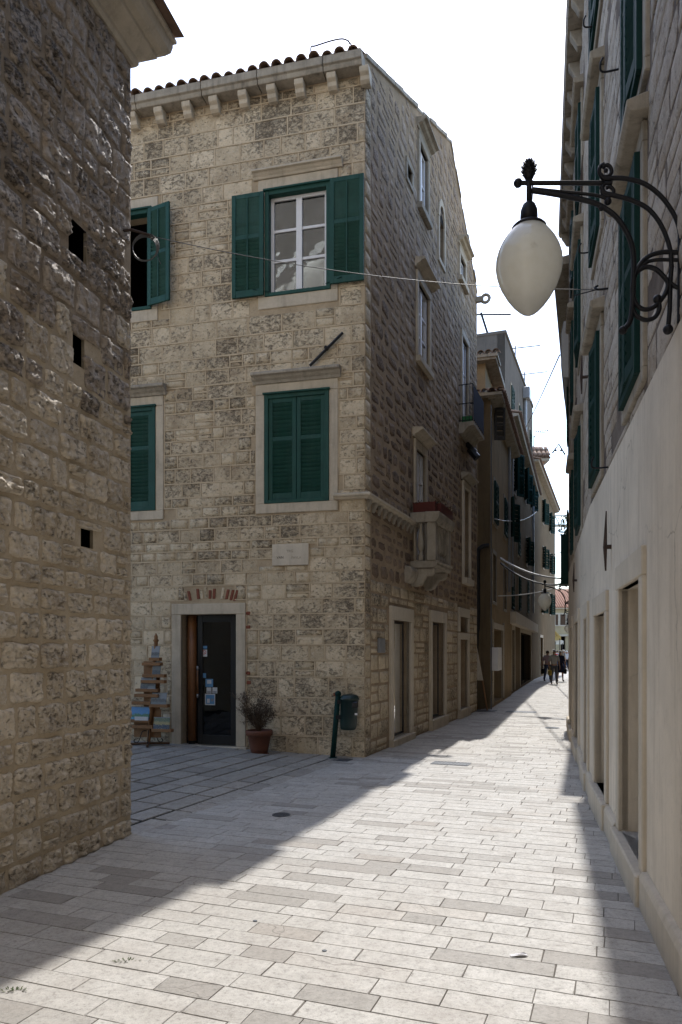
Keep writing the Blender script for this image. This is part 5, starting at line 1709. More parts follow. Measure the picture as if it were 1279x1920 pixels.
MB().quad(EW.pt(-.3, 7.35, .5), EW.pt(18.3, 7.35, .5), EW.pt(18.3, 10.3, -5), EW.pt(-.3, 10.3, -5)).build('roof', M['tile_red'], eb)
for i in range(40):
    MB().tube([EW.pt(4 + i * .3, 7.42, .5), EW.pt(4 + i * .3, 10.1, -4.7)], .09, 6).build('roof_tile', M['tile_red'], eb)
# market awnings beyond the row
for (x0, y0_, w_, d_, zf, zb, col, lab) in ((17.35, 61, .6, 2.2, 2.8, 3.4, (.50, .38, .14), 'mustard awning fixed at the end of the left row'), (18.75, 66, .9, 2.4, 2.5, 2.9, (.7, .68, .6), 'pale canopy over the crowd at the lane end')):
    aw = thing('awning', (x0 + w_ / 2, y0_, 0), lab, 'awning')
    cm = flat_mat('awning_cloth', col, .9, .1)
    mb = MB(); mb.hexa([(x0, y0_, zb), (x0 + w_, y0_, zf), (x0 + w_, y0_ + d_, zf), (x0, y0_ + d_, zb), (x0, y0_, zb + .03), (x0 + w_, y0_, zf + .03), (x0 + w_, y0_ + d_, zf + .03), (x0, y0_ + d_, zb + .03)]); mb.build('canopy', cm, aw)
    mb = MB(); mb.box(x0 + w_, x0 + w_ + .02, y0_, y0_ + d_, zf - .28, zf + .03); mb.poly([(x0, y0_, zb), (x0 + w_, y0_, zf), (x0 + w_, y0_, zf - .25)]); mb.build('valance', cm, aw)
    for yy in (y0_ + .1, y0_ + d_ - .1): MB().tube([(x0 + w_ - .05, yy, 0), (x0 + w_ - .05, yy, zf)], .03, 6).build('pole', M['iron'], aw)
# tower crane over the roofs far away
cr = thing('tower_crane', (62, 210, 0), 'pale lattice jib of a tower crane above the far end of the lane', 'crane')
mb = MB(); y_ = 210.0
cz0, cz1 = EYE + (HZ - 985) / FOC * y_, EYE + (HZ - 966) / FOC * y_
crm = flat_mat('crane_paint', (.55, .52, .42))
xa = 46.0; xb = 90.0
MB().tube([(xa, y_, cz0), (xb, y_, cz0)], .34, 5).tube([(xa, y_ + 1.4, cz0), (xb, y_ + 1.4, cz0)], .3, 5).tube([(xa + 1, y_ + .7, cz1), (xb, y_ + .7, cz1)], .22, 5).build('jib', crm, cr)
mb = MB(); k = xa
while k < xb:
    mb.tube([(k, y_, cz0), (k + 1.3, y_ + .7, cz1)], .17, 4); mb.tube([(k + 1.3, y_ + .7, cz1), (k + 2.6, y_, cz0)], .17, 4); k += 2.6
mb.build('lattice', crm, cr)
mb = MB()
for (dx, dy) in ((0, 0), (1.6, 0), (0, 1.6), (1.6, 1.6)): mb.tube([(74 + dx, y_ + dy, 0), (74 + dx, y_ + dy, cz1 + 5)], .15, 5)
k = 0.0
while k < cz1 + 3: mb.tube([(74, y_, k), (75.6, y_, k + 1.6)], .08, 4); mb.tube([(75.6, y_, k + 1.6), (74, y_, k + 3.2)], .08, 4); k += 3.2
mb.build('mast', crm, cr)

# ------------------------------------------------------------------ street lamps on scrolled iron brackets
BR = Wall((1.795, 4.0), (-.972, .233), (0, -1))        # plane of the bracket: s runs out from the wall
BRO = BR.pt(0, 0)


def bp(x, y):
    """a point of the bracket drawing as (reach, height)"""
    return BR.at(900 + x * .2963, 280 + y * .2963)


LAMP_Z = 3.38


def lamp_part(name, mat, parent, paths, smooth=True):
    mb = MB()
    for (pts, r) in paths: mb.tube(spline([Vector((s, 0, z - LAMP_Z)) for s, z in pts], 6), r, 8)
    return mb.build(name, M[mat], parent, smooth)


def build_lamp(label):
    o = thing('street_lamp', (0, 0, 0), label, 'street lamp', 'bracket lamps along the lane')
    P = lambda *a: [bp(x, y) for x, y in a]
    lamp_part('arm', 'iron', o, [(P((330, 262), (450, 280), (600, 308), (720, 338), (800, 378), (870, 435), (930, 525), (963, 610), (975, 710), (972, 850), (966, 1000), (948, 1095), (905, 1145)), .0145)])
    lamp_part('arm', 'iron', o, [(P((245, 213), (330, 213), (560, 213), (790, 214)), .013), (P((330, 248), (520, 268), (740, 292), (812, 322)), .009)])
    lamp_part('scroll', 'iron', o, [(P((780, 118), (800, 100), (826, 112), (834, 145), (812, 172), (776, 172), (757, 145), (762, 112), (790, 92)), .011), (P((765, 160), (790, 188), (860, 182), (950, 190), (1050, 222), (1150, 300), (1225, 405), (1262, 500), (1275, 620)), .0125)])
    lamp_part('scroll', 'iron', o, [(P((800, 245), (825, 238), (848, 262), (836, 290), (800, 298), (776, 275), (778, 240), (800, 215), (840, 215)), .0105), (P((770, 235), (790, 275), (850, 292), (960, 322), (1060, 372), (1130, 450), (1180, 550), (1208, 650), (1213, 740)), .0125)])
    lamp_part('scroll', 'iron', o, [(P((1275, 655), (1150, 652), (1050, 690), (988, 780), (966, 880), (985, 970), (1040, 1013), (1110, 992), (1170, 920), (1192, 850), (1160, 800), (1110, 757), (1050, 745), (1000, 772)), .013), (P((1275, 702), (1120, 700), (1040, 725), (990, 790)), .010)])
    lamp_part('scroll', 'iron', o, [(P((966, 1000), (992, 1052), (1050, 1080), (1108, 1062), (1138, 1005), (1126, 950)), .0125)])
    lamp_part('wall_bar', 'iron', o, [(P((1275, 480), (1274, 700), (1272, 900), (1270, 1100)), .018), (P((1215, 730), (1205, 860), (1203, 1000), (1192, 1132)), .0125), (P((1272, 880), (1240, 870), (1200, 840)), .012)])
    mb = MB()
    for (x, y, r) in ((905, 1145, .023), (1125, 948, .024), (1192, 1140, .027), (243, 213, .026), (798, 262 - 262 + 135, .012), (812, 330, .02), (770, 372, .016)):
        s, z = bp(x, y); mb.ball(Vector((s, 0, z - LAMP_Z)), r, 8)
    mb.build('knob', M['iron'], o, True)
    s, zc = bp(312, 190)
    z1 = bp(312, 345)[1]
    MB().tube([(s, 0, z1 - LAMP_Z), (s, 0, zc - LAMP_Z + .03)], .015, 10).build('stem', M['iron'], o, True)
    # pine cone finial with overlapping scales
    za, zb = bp(312, 180)[1] - LAMP_Z, bp(312, 60)[1] - LAMP_Z
    pc = MB().lathe((s, 0, za), [(.012, -.01), (.026, .0), (.034, (zb - za) * .3), (.031, (zb - za) * .6), (.02, (zb - za) * .88), (.004, zb - za)], 12)
    cone = pc.build('pine_cone', M['iron'], o, True)
    mb = MB()
    for k in range(7):
        zz = za + (zb - za) * (k + .3) / 7.6; rr = .034 * math.sin(math.pi * min(.95, (k + 1.6) / 8.4)) + .003
        for j in range(8):
            a = (j + .5 * (k % 2)) * math.pi / 4
            c = Vector((s + rr * math.cos(a), rr * math.sin(a), zz)); d = Vector((math.cos(a), math.sin(a), .9)).normalized(); sd = Vector((-math.sin(a), math.cos(a), 0))
            i = len(mb.v); mb.v += [c - sd * .012, c + sd * .012, c + d * .017, c + Vector((0, 0, .02)) - d * .006]
            mb.f += [(i, i + 1, i + 2), (i + 1, i + 3, i + 2), (i + 3, i, i + 2)]
    mb.build('scale', M['iron'], cone)
    zt, zbm = bp(312, 335)[1] - LAMP_Z, bp(312, 462)[1] - LAMP_Z
    MB().lathe((s, 0, zbm), [(.047, -.004), (.048, (zt - zbm) * .3), (.046, (zt - zbm) * .6), (.034, (zt - zbm) * .88), (.018, zt - zbm)], 20).build('cap', M['iron'], o, True)
    zd = bp(312, 500)[1] - LAMP_Z
    MB().lathe((s, 0, zd), [(.095, -.006), (.096, .004), (.085, .016), (.05, zbm - zd + .004)], 28).build('collar', M['iron'], o, True)
    g0, g1 = bp(312, 1055)[1] - LAMP_Z, bp(312, 500)[1] - LAMP_Z
    H = g1 - g0; W = .183; prof = []
    # egg: pointed below, broad shoulders under the collar
    gp = [(0, .0), (.012, .12), (.05, .27), (.12, .46), (.22, .66), (.34, .84), (.46, .955), (.56, 1.0), (.66, .985), (.76, .91), (.85, .79), (.92, .66), (.97, .55), (1.0, .48)]
    for k in range(33):
        t = k / 32
        for (t0, r0), (t1, r1) in zip(gp[:-1], gp[1:]):
            if t0 <= t <= t1: r = r0 + (r1 - r0) * (t - t0) / (t1 - t0); break
        prof.append((max(.004, W * r), H * t))
    MB().lathe((s, 0, g0), prof, 36).build('globe', M['globe'], o, True)
    MB().tube(spline([Vector((s - .012, -.02, zc - LAMP_Z + .03)), Vector((s - .02, -.03, z1 - LAMP_Z + .1)), Vector((s - .01, -.045, zt - .05 )), Vector((s - .008, -.05, zt - .12))], 5), .004, 6).build('cord', M['cable'], o, True)
    return o


def children_of(o): return [c for c in bpy.data.objects if c.parent is o]


def copy_tree(o, parent=None):
    c = o.copy(); COL.objects.link(c); c.parent = parent
    for k in children_of(o): copy_tree(k, c)
    return c


lamp = build_lamp('large egg-shaped milk glass lamp on a scrolled iron bracket, nearest the camera')
lang = math.atan2(.233, -.972)
for (i, (w, Y, z, lab)) in enumerate(((None, 0, 0, ''), (RC, 20.85, 2.62, 'second bracket lamp, hanging over the lane below the cables'), (RC, 44.5, 2.55, 'third bracket lamp, far up the lane beside the second'))):
    o = lamp if i == 0 else copy_tree(lamp)
    if i == 0:
        o.location = (BRO.x, BRO.y, LAMP_Z); o.rotation_euler = (0, 0, lang)
    else:
        s = (Y - w.P.y) / w.u.y; p = w.pt(s, z, -.02)
        o.location = p; o.rotation_euler = (0, 0, math.atan2(w.n.y, w.n.x)); o['label'] = lab
sb = MB(); p = RC.pt((60 - 16.6) * 1.053, 4.6, .55); sb.ball(p, .27, 10)
lb = thing('ball_lamp', p, 'small white ball lamp at the far end of the lane', 'lamp')
sb.build('globe', M['globe'], lb, True); MB().tube([p + Vector((0, 0, .25)), p + Vector((0, 0, .5)), p + Vector((.7, 0, .55))], .03, 6).build('arm', M['iron'], lb)

# ------------------------------------------------------------------ litter bin on its leaning post
bx_, by_ = ground_at(631, 1421); by_ = min(by_, 11.75)
bx_, by_ = F.pt(F.s_at(631), 0, .22).xy
bn = thing('litter_bin', (bx_, by_, 0), 'dark green litter bin on a leaning round-topped post at the house corner', 'litter bin')
tp = Vector((bx_ + .085, by_, .99))
b0_ = Vector((bx_, by_, 0))
MB().tube([b0_, tp], .042, 14).build('post', M['green_dark'], bn, True)
MB().ball(tp + Vector((0, 0, .02)), .052, 12).build('post_cap', M['green_dark'], bn, True)
MB().lathe(b0_, [(.075, -.01), (.075, .012), (.045, .02)], 14).build('post_base', M['green_dark'], bn)
cB = Vector((bx_ + .245, by_ - .02, .45)); n = 24
M['bin'] = plain_mat('bin_plastic', (.007, .026, .023), .3, 7, .38, .08, .5, .003, .1)
prof = [(.10, 0), (.115, .015), (.125, .06), (.135, .46), (.145, .465), (.145, .50), (.135, .505), (.13, .53), (.10, .55), (.02, .56)]
bd = MB()
for (r, h) in prof:
    for k in range(n):
        a = 2 * math.pi * k / n
        bd.v.append(cB + Vector((r * math.cos(a) * 1.05 + .02 * (h / .5), r * math.sin(a) * .85, h)))
for j in range(len(prof) - 1):
    for k in range(n): bd.f.append((j * n + k, j * n + (k + 1) % n, (j + 1) * n + (k + 1) % n, (j + 1) * n + k))
bd.f.append(tuple(range(n))[::-1]); bd.f.append(tuple((len(prof) - 1) * n + k for k in range(n)))
body = bd.build('bin_body', M['bin'], bn, True)
MB().box(cB.x + .05, cB.x + .155, cB.y - .12, cB.y - .07, .80, .90).build('mouth', M['black'], bn, bevel=.02)
MB().box(cB.x + .10, cB.x + .14, cB.y - .128, cB.y - .10, .69, .72).build('lock_plate', M['white'], bn)
MB().box(bx_ + .05, cB.x - .10, cB.y - .03, cB.y + .03, .62, .68).box(bx_ + .07, cB.x - .10, cB.y - .03, cB.y + .03, .86, .92).build('bracket', M['iron'], bn)

# ------------------------------------------------------------------ dry shrub in a terracotta pot
pp_ = F.pt(F.s_at(499), 0, .30)
pz0 = plaza_z(pp_.x, pp_.y) * .0 + .012
pt = thing('potted_shrub', (pp_.x, pp_.y, pz0), 'dry grey shrub in a terracotta pot to the right of the shop door', 'potted plant')
MB().lathe((pp_.x, pp_.y, pz0), [(.15, 0), (.165, .012), (.165, .035), (.14, .04)], 24).build('saucer', M['terracotta'], pt, True)
MB().lathe((pp_.x, pp_.y, pz0 + .03), [(.13, 0), (.15, .1), (.185, .29), (.2, .295), (.212, .30), (.218, .35), (.212, .375), (.195, .38), (.185, .37), (.18, .33), (.001, .33)], 28).build('pot', M['terracotta'], pt, True)
MB().lathe((pp_.x, pp_.y, pz0 + .35), [(.178, 0), (.178, .012), (.1, .022), (.01, .026)], 20).build('soil', M['soil'], pt)
qq = random.Random(77)
sx = MB(); tips = []
base = Vector((pp_.x, pp_.y, pz0 + .36))
for k in range(17):
    a = qq.uniform(0, 6.28); r = qq.uniform(.08, .34); h = qq.uniform(.22, .62)
    t = base + Vector((r * math.cos(a) * 1.1 - .06, r * math.sin(a) * .6, h))
    m_ = base.lerp(t, .5) + Vector((qq.uniform(-.05, .05), qq.uniform(-.05, .05), .03))
    pts = spline([base, m_, t], 5); sx.tube(pts, .008, 5, .002); tips += [(p, (t - base)) for p in pts[3:]]
    for j in range(4):
        p = pts[qq.randrange(3, len(pts))]; e = p + Vector((qq.uniform(-.16, .16), qq.uniform(-.1, .1), qq.uniform(.0, .14))); sx.tube([p, e], .0035, 4, .001); tips += [(p.lerp(e, f_), e - p) for f_ in (.3, .6, 1.0)]
sx.build('stems', M['wood_dark'], pt)
fo = MB()
for k in range(4800):
    p, d = tips[qq.randrange(len(tips))]
    p = p + Vector((qq.gauss(0, .03), qq.gauss(0, .025), qq.gauss(0, .03)))
    dd_ = (d.normalized() + Vector((qq.uniform(-1, 1), qq.uniform(-1, 1), qq.uniform(-.5, 1)))).normalized()
    leaf(fo, p, dd_, qq.uniform(.02, .05), .005, Vector((0, 0, 1)))
fo.build('foliage', M['dry_leaf'], pt)

# ------------------------------------------------------------------ wooden picture stand left of the door, pictures on it
O_ = .42
PS = F.off(O_)
ssx = PS.s_at(279); sp_ = PS.pt(ssx, 0)
gz0 = plaza_z(sp_.x, sp_.y) + .012
sd = thing('picture_stand', (sp_.x, sp_.y, gz0), 'tall wooden display stand with stepped ledges left of the shop door', 'display stand')
tops, ztop = PS.at(293, 1196)
MB().tube([PS.pt(ssx, gz0 + .06, 0), PS.pt((ssx + tops) / 2, 1.0, 0), PS.pt(tops, ztop - .06, 0)], .034, 8).build('post', M['wood_raw'], sd)
MB().lathe(PS.pt(tops, ztop - .08), [(.02, 0), (.05, .03), (.03, .07), (.035, .1), (.004, .16)], 12).build('finial', M['wood_raw'], sd, True)
ledges = []
for (x0, x1, y) in ((283, 303, 1236), (270, 305, 1245), (271, 312, 1267), (258, 300, 1294), (268, 312, 1278), (251, 286, 1318), (284, 318, 1323), (256, 300, 1304), (238, 285, 1351), (240, 290, 1362), (288, 325, 1369)):
    r_ = PS.rect(x0, y - 3, x1, y + 3)
    ledges.append(MB().wbox(PS, r_[0], r_[1], r_[2], r_[3], -.03, .07).build('ledge', M['wood_raw'], sd, bevel=.004))
r_ = PS.rect(250, 1330, 300, 1385)
MB().wbox(PS, r_[0], r_[1], r_[2] + .02, r_[3], -.05, -.03).build('back_board', M['wood_raw'], sd)
r_ = PS.rect(262, 1240, 302, 1330)
MB().wbox(PS, r_[0] + .04, r_[1] - .06, r_[2], r_[3], -.05, -.03).build('back_board', M['wood_raw'], sd)
for a in (0.2, 1.77):
    d = Vector((math.cos(a), math.sin(a), 0)) * .34
    c_ = PS.pt(ssx, gz0, 0)
    MB().tube([c_ - d + Vector((0, 0, .022)), c_ + Vector((0, 0, .03)), c_ + d + Vector((0, 0, .022))], .022, 6).build('foot', M['wood_dark'], sd)
for k in range(4):
    a = .2 + k * 1.5708; d = Vector((math.cos(a), math.sin(a), 0)); c_ = PS.pt(ssx, gz0, 0)
    MB().tube(spline([c_ + d * .03 + Vector((0, 0, .24)), c_ + d * .10 + Vector((0, 0, .22)), c_ + d * .13 + Vector((0, 0, .13)), c_ + d * .17 + Vector((0, 0, .05)), c_ + d * .23 + Vector((0, 0, .06)), c_ + d * .21 + Vector((0, 0, .11))], 4), .008, 6).build('scroll', M['iron'], sd)


def picture_mat(name, sky_, land, sea, split=.5, scale=9):
    t = NT(name); tc = t.n('TexCoord'); sp = t.n('SeparateXYZ'); t.l(tc.outputs['Generated'], sp.inputs[0])
    n1 = t.noise(tc.outputs['Generated'], scale, 5, .7)
    zz = t.math('ADD', sp.outputs[2], t.math('MULTIPLY', t.math('SUBTRACT', n1, .5), .5))
    c = t.mix(t.ramp(zz, split - .05, split + .05), land, sky_)
    c = t.mix(t.ramp(zz, split - .22, split - .28), c, sea)
    c = t.mix(t.math('MULTIPLY', t.ramp(t.noise(tc.outputs['Generated'], scale * 2.3, 3), .58, .64), .6), c, tuple(min(1, x * 2.2 + .06) for x in land))
    return t.finish(c, .35, None, .5)


grey1 = picture_mat('print_grey', (.22, .24, .26), (.09, .095, .10), (.15, .17, .18)); grey2 = picture_mat('print_harbour', (.20, .21, .24), (.12, .13, .13), (.06, .07, .08), .6, 12)
blue = picture_mat('print_blue', (.06, .20, .45), (.05, .14, .08), (.05, .22, .38), .45, 6); dark = picture_mat('print_dark', (.10, .14, .10), (.28, .24, .12), (.03, .05, .09), .65, 10)
for (x0, y0, x1, y1, m_, lab) in ((287, 1212, 302, 1234, grey1, 'small grey town print at the top of the wooden stand'), (289, 1241, 304, 1265, grey2, 'dark grey print second from the top of the stand'),
                                  (267, 1271, 281, 1292, grey2, 'left one of the two grey prints side by side on the stand'), (281.4, 1270, 295, 1291, grey1, 'right one of the two grey prints side by side on the stand'),
                                  (286, 1299, 315, 1321, grey1, 'wide grey harbour print low on the right of the stand'), (249, 1325, 283, 1349, blue, 'bright blue seaside print low on the left of the stand'),
                                  (291, 1345, 321, 1367, dark, 'dark framed print lowest on the right of the stand')):
    r_ = PS.rect(x0, y0, x1, y1)
    o = thing('picture', PS.pt((r_[0] + r_[1]) / 2, r_[2], .05), lab, 'picture', 'prints for sale on the stand')
    mb = MB(); f = .0
    P = lambda s, z, t_: PS.pt(s, z, .055 - (z - r_[2]) * .2 + t_)
    mb.hexa([P(r_[0], r_[2], 0), P(r_[1], r_[2], 0), P(r_[1], r_[2], .008), P(r_[0], r_[2], .008), P(r_[0], r_[3], 0), P(r_[1], r_[3], 0), P(r_[1], r_[3], .008), P(r_[0], r_[3], .008)])
    mb.build('print', m_, o)
    e = .008; mb = MB()
    for (a0, a1, z0_, z1_) in ((r_[0] - e, r_[1] + e, r_[2] - .002, r_[2] + .006), (r_[0] - e, r_[1] + e, r_[3] - .006, r_[3] + .004)):
        mb.hexa([P(a0, z0_, -.002), P(a1, z0_, -.002), P(a1, z0_, .012), P(a0, z0_, .012), P(a0, z1_, -.002), P(a1, z1_, -.002), P(a1, z1_, .012), P(a0, z1_, .012)])
    mb.build('mount', M['sticker_grey'], o)
r_ = PS.rect(258, 1343, 283, 1350)
cdm = MB().wbox(PS, r_[0], r_[1], r_[2], r_[3], .075, .085).build('price_card', M['sticker_white']); tag(cdm, 'white price card leaning before the blue print', 'price card')

# ------------------------------------------------------------------ coil of wire, the span across the street and the other cables
hk = L.pt(.16, 5.49, 0)
co = thing('wire_coil', hk, 'coil of spare grey wire hung from an iron pin on the left house', 'wire coil')
pin = MB().tube([L.pt(.16, 5.5, -.05), L.pt(.15, 5.5, .1), L.pt(.05, 5.49, .22)], .012, 6).build('pin', M['rust'], co)
mb = MB(); cc = L.pt(.03, 5.38, .16)
Xc = (Vector((L.n.x, L.n.y, 0)) + Vector((-.25, .2, 0))).normalized()
for k in range(5):
    rr = .112 + k * .003
    mb.tube([cc + Xc * rr * math.cos(a * .2618) + Vector((0, 0, rr * math.sin(a * .2618))) + Vector((.004 * k, -.006 * k, .002 * k)) for a in range(24)], .0045, 5, closed=True)
mb.build('loops', M['cable'], co)
mb = MB(); mb.tube(spline([cc + Xc * .11 + Vector((0, 0, -.03)), cc + Xc * .13 + Vector((0, 0, -.1)), cc + Xc * .15 + Vector((0, 0, -.14))], 4), .003, 5); mb.build('loose_end', M['cable'], co)


def span(name, a, b_, sag, r, mat, label, n=24, cat='cable', extra=None):
    a = Vector(a); b_ = Vector(b_)
    pts = [a.lerp(b_, k / n) - Vector((0, 0, sag * 4 * (k / n) * (1 - k / n))) for k in range(n + 1)]
    o = MB().tube(pts, r, 6).build(name, M[mat], None, True)
    return tag(o, label, cat)


hookp = RA.pt(RA.s_at(1139), RA.at(1139, 541)[1], .10)
span('span_wire', L.pt(.05, 5.485, .22), hookp, .12, .0035, 'cable', 'thin wire stretched across the street in front of the corner house', cat='wire')
hb = MB().tube(spline([RA.pt(RA.s_at(1139), hookp.z, -.02), RA.pt(RA.s_at(1139), hookp.z, .08), RA.pt(RA.s_at(1139) + .02, hookp.z + .03, .11), RA.pt(RA.s_at(1139) + .03, hookp.z + .05, .08)], 5), .010, 6)
hb.tube([RA.pt(RA.s_at(1139), hookp.z, .10), RA.pt(RA.s_at(1139) + .1, hookp.z + .01, .3)], .006, 5)
tag(hb.build('iron_hook', M['iron']), 'iron hook on the right house holding the thin street wire', 'hook')
b1_ = B.pt(1.4, B.at(934, 1052)[1], .15); l2 = RC.pt(4.6, 3.72, .05)
span('street_cable', b1_, l2, .18, .030, 'cable_white', 'thick pale cable slung from the beige house across the lane, upper of two')
span('street_cable', b1_ - Vector((0, 0, .14)), l2 - Vector((0, 0, .12)), .28, .026, 'cable', 'dark cable slung just below the thick pale one')
span('street_cable', B.pt(.2, B.at(922, 974)[1], .1), E.pt(2, 10.2, .1), .3, .012, 'cable_white', 'thin pale cable running along the upper floors of the lane')
span('street_cable', B.pt(1.2, 3.35, .1), RC.pt(9, 4.0, .05), .12, .014, 'cable_white', 'thin pale cable low across the lane behind the second lamp')
span('street_cable', G.pt(6, 13.2, .2), RC.pt(3.2, 9.5, .3), .05, .02, 'cable', 'thin cable rising from the grey house to the right eaves')
span('street_cable', E.pt(9, 8.2, .1), RC.pt(10, 5.4, .1), .1, .02, 'cable', 'thin cable dropping across the strip of sky')
# insulator racks
for (p, lab) in ((G.pt(LG, 14.0, .1), 'row of insulators on a bracket at the end of the grey house'), (RC.pt(1.0, 6.3, .1), 'pair of insulators on the right side of the sky gap')):
    mb = MB(); nn = 6 if 'row' in lab else 2
    sg = 1 if nn == 6 else -1
    mb.tube([p, p + Vector((.15 * sg, 0, .25)), p + Vector((.75 * sg, 0, .3)) if nn == 6 else p + Vector((-.3, 0, .04))], .02, 5)
    for k in range(nn): mb.ball(p + (Vector((.1 + .13 * k, 0, .34 + .01 * k)) if nn == 6 else Vector((-.1 - .12 * k, 0, .1))), .045 if nn == 6 else .025, 6)
    tag(mb.build('insulator_rack', M['iron']), lab, 'insulators', 'insulator racks')

# ------------------------------------------------------------------ folded board leaning by the corner house
lb_ = BF.pt(.62, 0, .55)
ez = thing('leaning_board', (lb_.x, lb_.y, 0), 'white board on a wooden easel leaning at the far house corner', 'easel')
X = Vector((BF.u.x, BF.u.y, 0)) * -1; N = Vector((BF.n.x, BF.n.y, 0)); Zz = Vector((0, 0, 1))
Pq = lambda a, b2_, z: lb_ + X * a + N * b2_ + Zz * z
for a in (.12, .5):
    MB().tube([Pq(a + .12, .2, .01), Pq(a - .15, .0, 1.55)], .022, 6).build('leg', M['wood_raw'], ez)
MB().tube([Pq(.28, -.35, .01), Pq(.15, .0, 1.5)], .022, 6).build('leg', M['wood_raw'], ez)
mb = MB(); mb.hexa([Pq(-.02, .13, .85), Pq(.5, .13, .85), Pq(.5, .16, .85), Pq(-.02, .16, .85), Pq(-.2, .02, 1.75), Pq(.32, .02, 1.75), Pq(.32, .05, 1.75), Pq(-.2, .05, 1.75)])
mb.build('board', M['trim_pale'], ez)

# ------------------------------------------------------------------ unseen front invented behind the camera for warm bounce, mirrored in a window
chu = thing('invented_church', (-12, -11, 0), 'unseen tall pale stone front invented for warm bounce, mirrored in the corner house window', 'invented_church')
CW = Wall((-26, -9.5), (1, .05), (0, 1))
t = NT('invented_church_stone'); P = t.pos(); bt = t.n('TexBrick'); bt.inputs['Scale'].default_value = 1.0; bt.inputs['Brick Width'].default_value = .9; bt.inputs['Row Height'].default_value = .4; bt.inputs['Mortar Size'].default_value = .012
bt.inputs['Color1'].default_value = (.5, .45, .38, 1); bt.inputs['Color2'].default_value = (.42, .38, .32, 1); bt.inputs['Mortar'].default_value = (.3, .26, .2, 1)
mp = t.n('Mapping'); mp.inputs['Rotation'].default_value = (rad(90), 0, 0); t.l(P, mp.inputs[0]); t.l(mp.outputs[0], bt.inputs[0])
cm = t.finish(t.mix(t.math('MULTIPLY', t.ramp(t.noise(P, 1.2, 5), .4, .7), .4), bt.outputs[0], (.36, .32, .26)), .9, t.bump(t.noise(P, 8, 5), .4, .03), .2)
wall_core(CW, 0, 32, -.1, 36, [(12, 15, 0, 5)], .5, cm, 'front_wall', chu)
MB().wbox(CW, 0, 32, -.1, 36, -8, -.6).build('invented_nave', cm, chu)
ro = MB(); c0 = CW.pt(13.5, 15.5, .05)
ring = lambda r, o: [CW.pt(13.5 + r * math.cos(k * math.pi / 16), 15.5 + r * math.sin(k * math.pi / 16), o) for k in range(32)]
ro.poly(ring(1.6, .03)); ro.build('invented_rose_glass', M['black'], chu)
MB().tube(ring(1.75, .1), .22, 8, closed=True).build('invented_rose_frame', M['trim'], chu)
MB().wbox(CW, -.2, 32.2, 35.6, 36.2, -.3, .5).build('cornice', M['trim'], chu)  # cornice of the invented front

# ------------------------------------------------------------------ people up the lane
SKIN = plain_mat('skin', (.42, .25, .17), .1, 30, .6, .02)
HAIRM = {'brown': plain_mat('hair_brown', (.05, .03, .02), .3, 40, .7), 'grey': plain_mat('hair_grey', (.28, .27, .26), .3, 40, .7)}


def skin_mesh(name, verts, edges, mat, parent, org, root=0, sub=2):
    me = bpy.data.meshes.new(name)
    me.from_pydata([v[:3] for v in verts], edges, []); me.update(); me.materials.append(mat)
    o = bpy.data.objects.new(name, me); attach(o, org, parent)
    sk = o.modifiers.new('skin', 'SKIN'); sk.use_smooth_shade = True
    lay = me.skin_vertices[0].data if me.skin_vertices else None
    if lay is None:
        bpy.context.view_layer.objects.active = o
        bpy.ops.mesh.customdata_skin_add(); lay = me.skin_vertices[0].data
    for i, v in enumerate(verts):
        r = v[3]; lay[i].radius = r if isinstance(r, tuple) else (r, r); lay[i].use_root = (i == root)
    ss = o.modifiers.new('sub', 'SUBSURF'); ss.levels = sub; ss.render_levels = sub
    return o


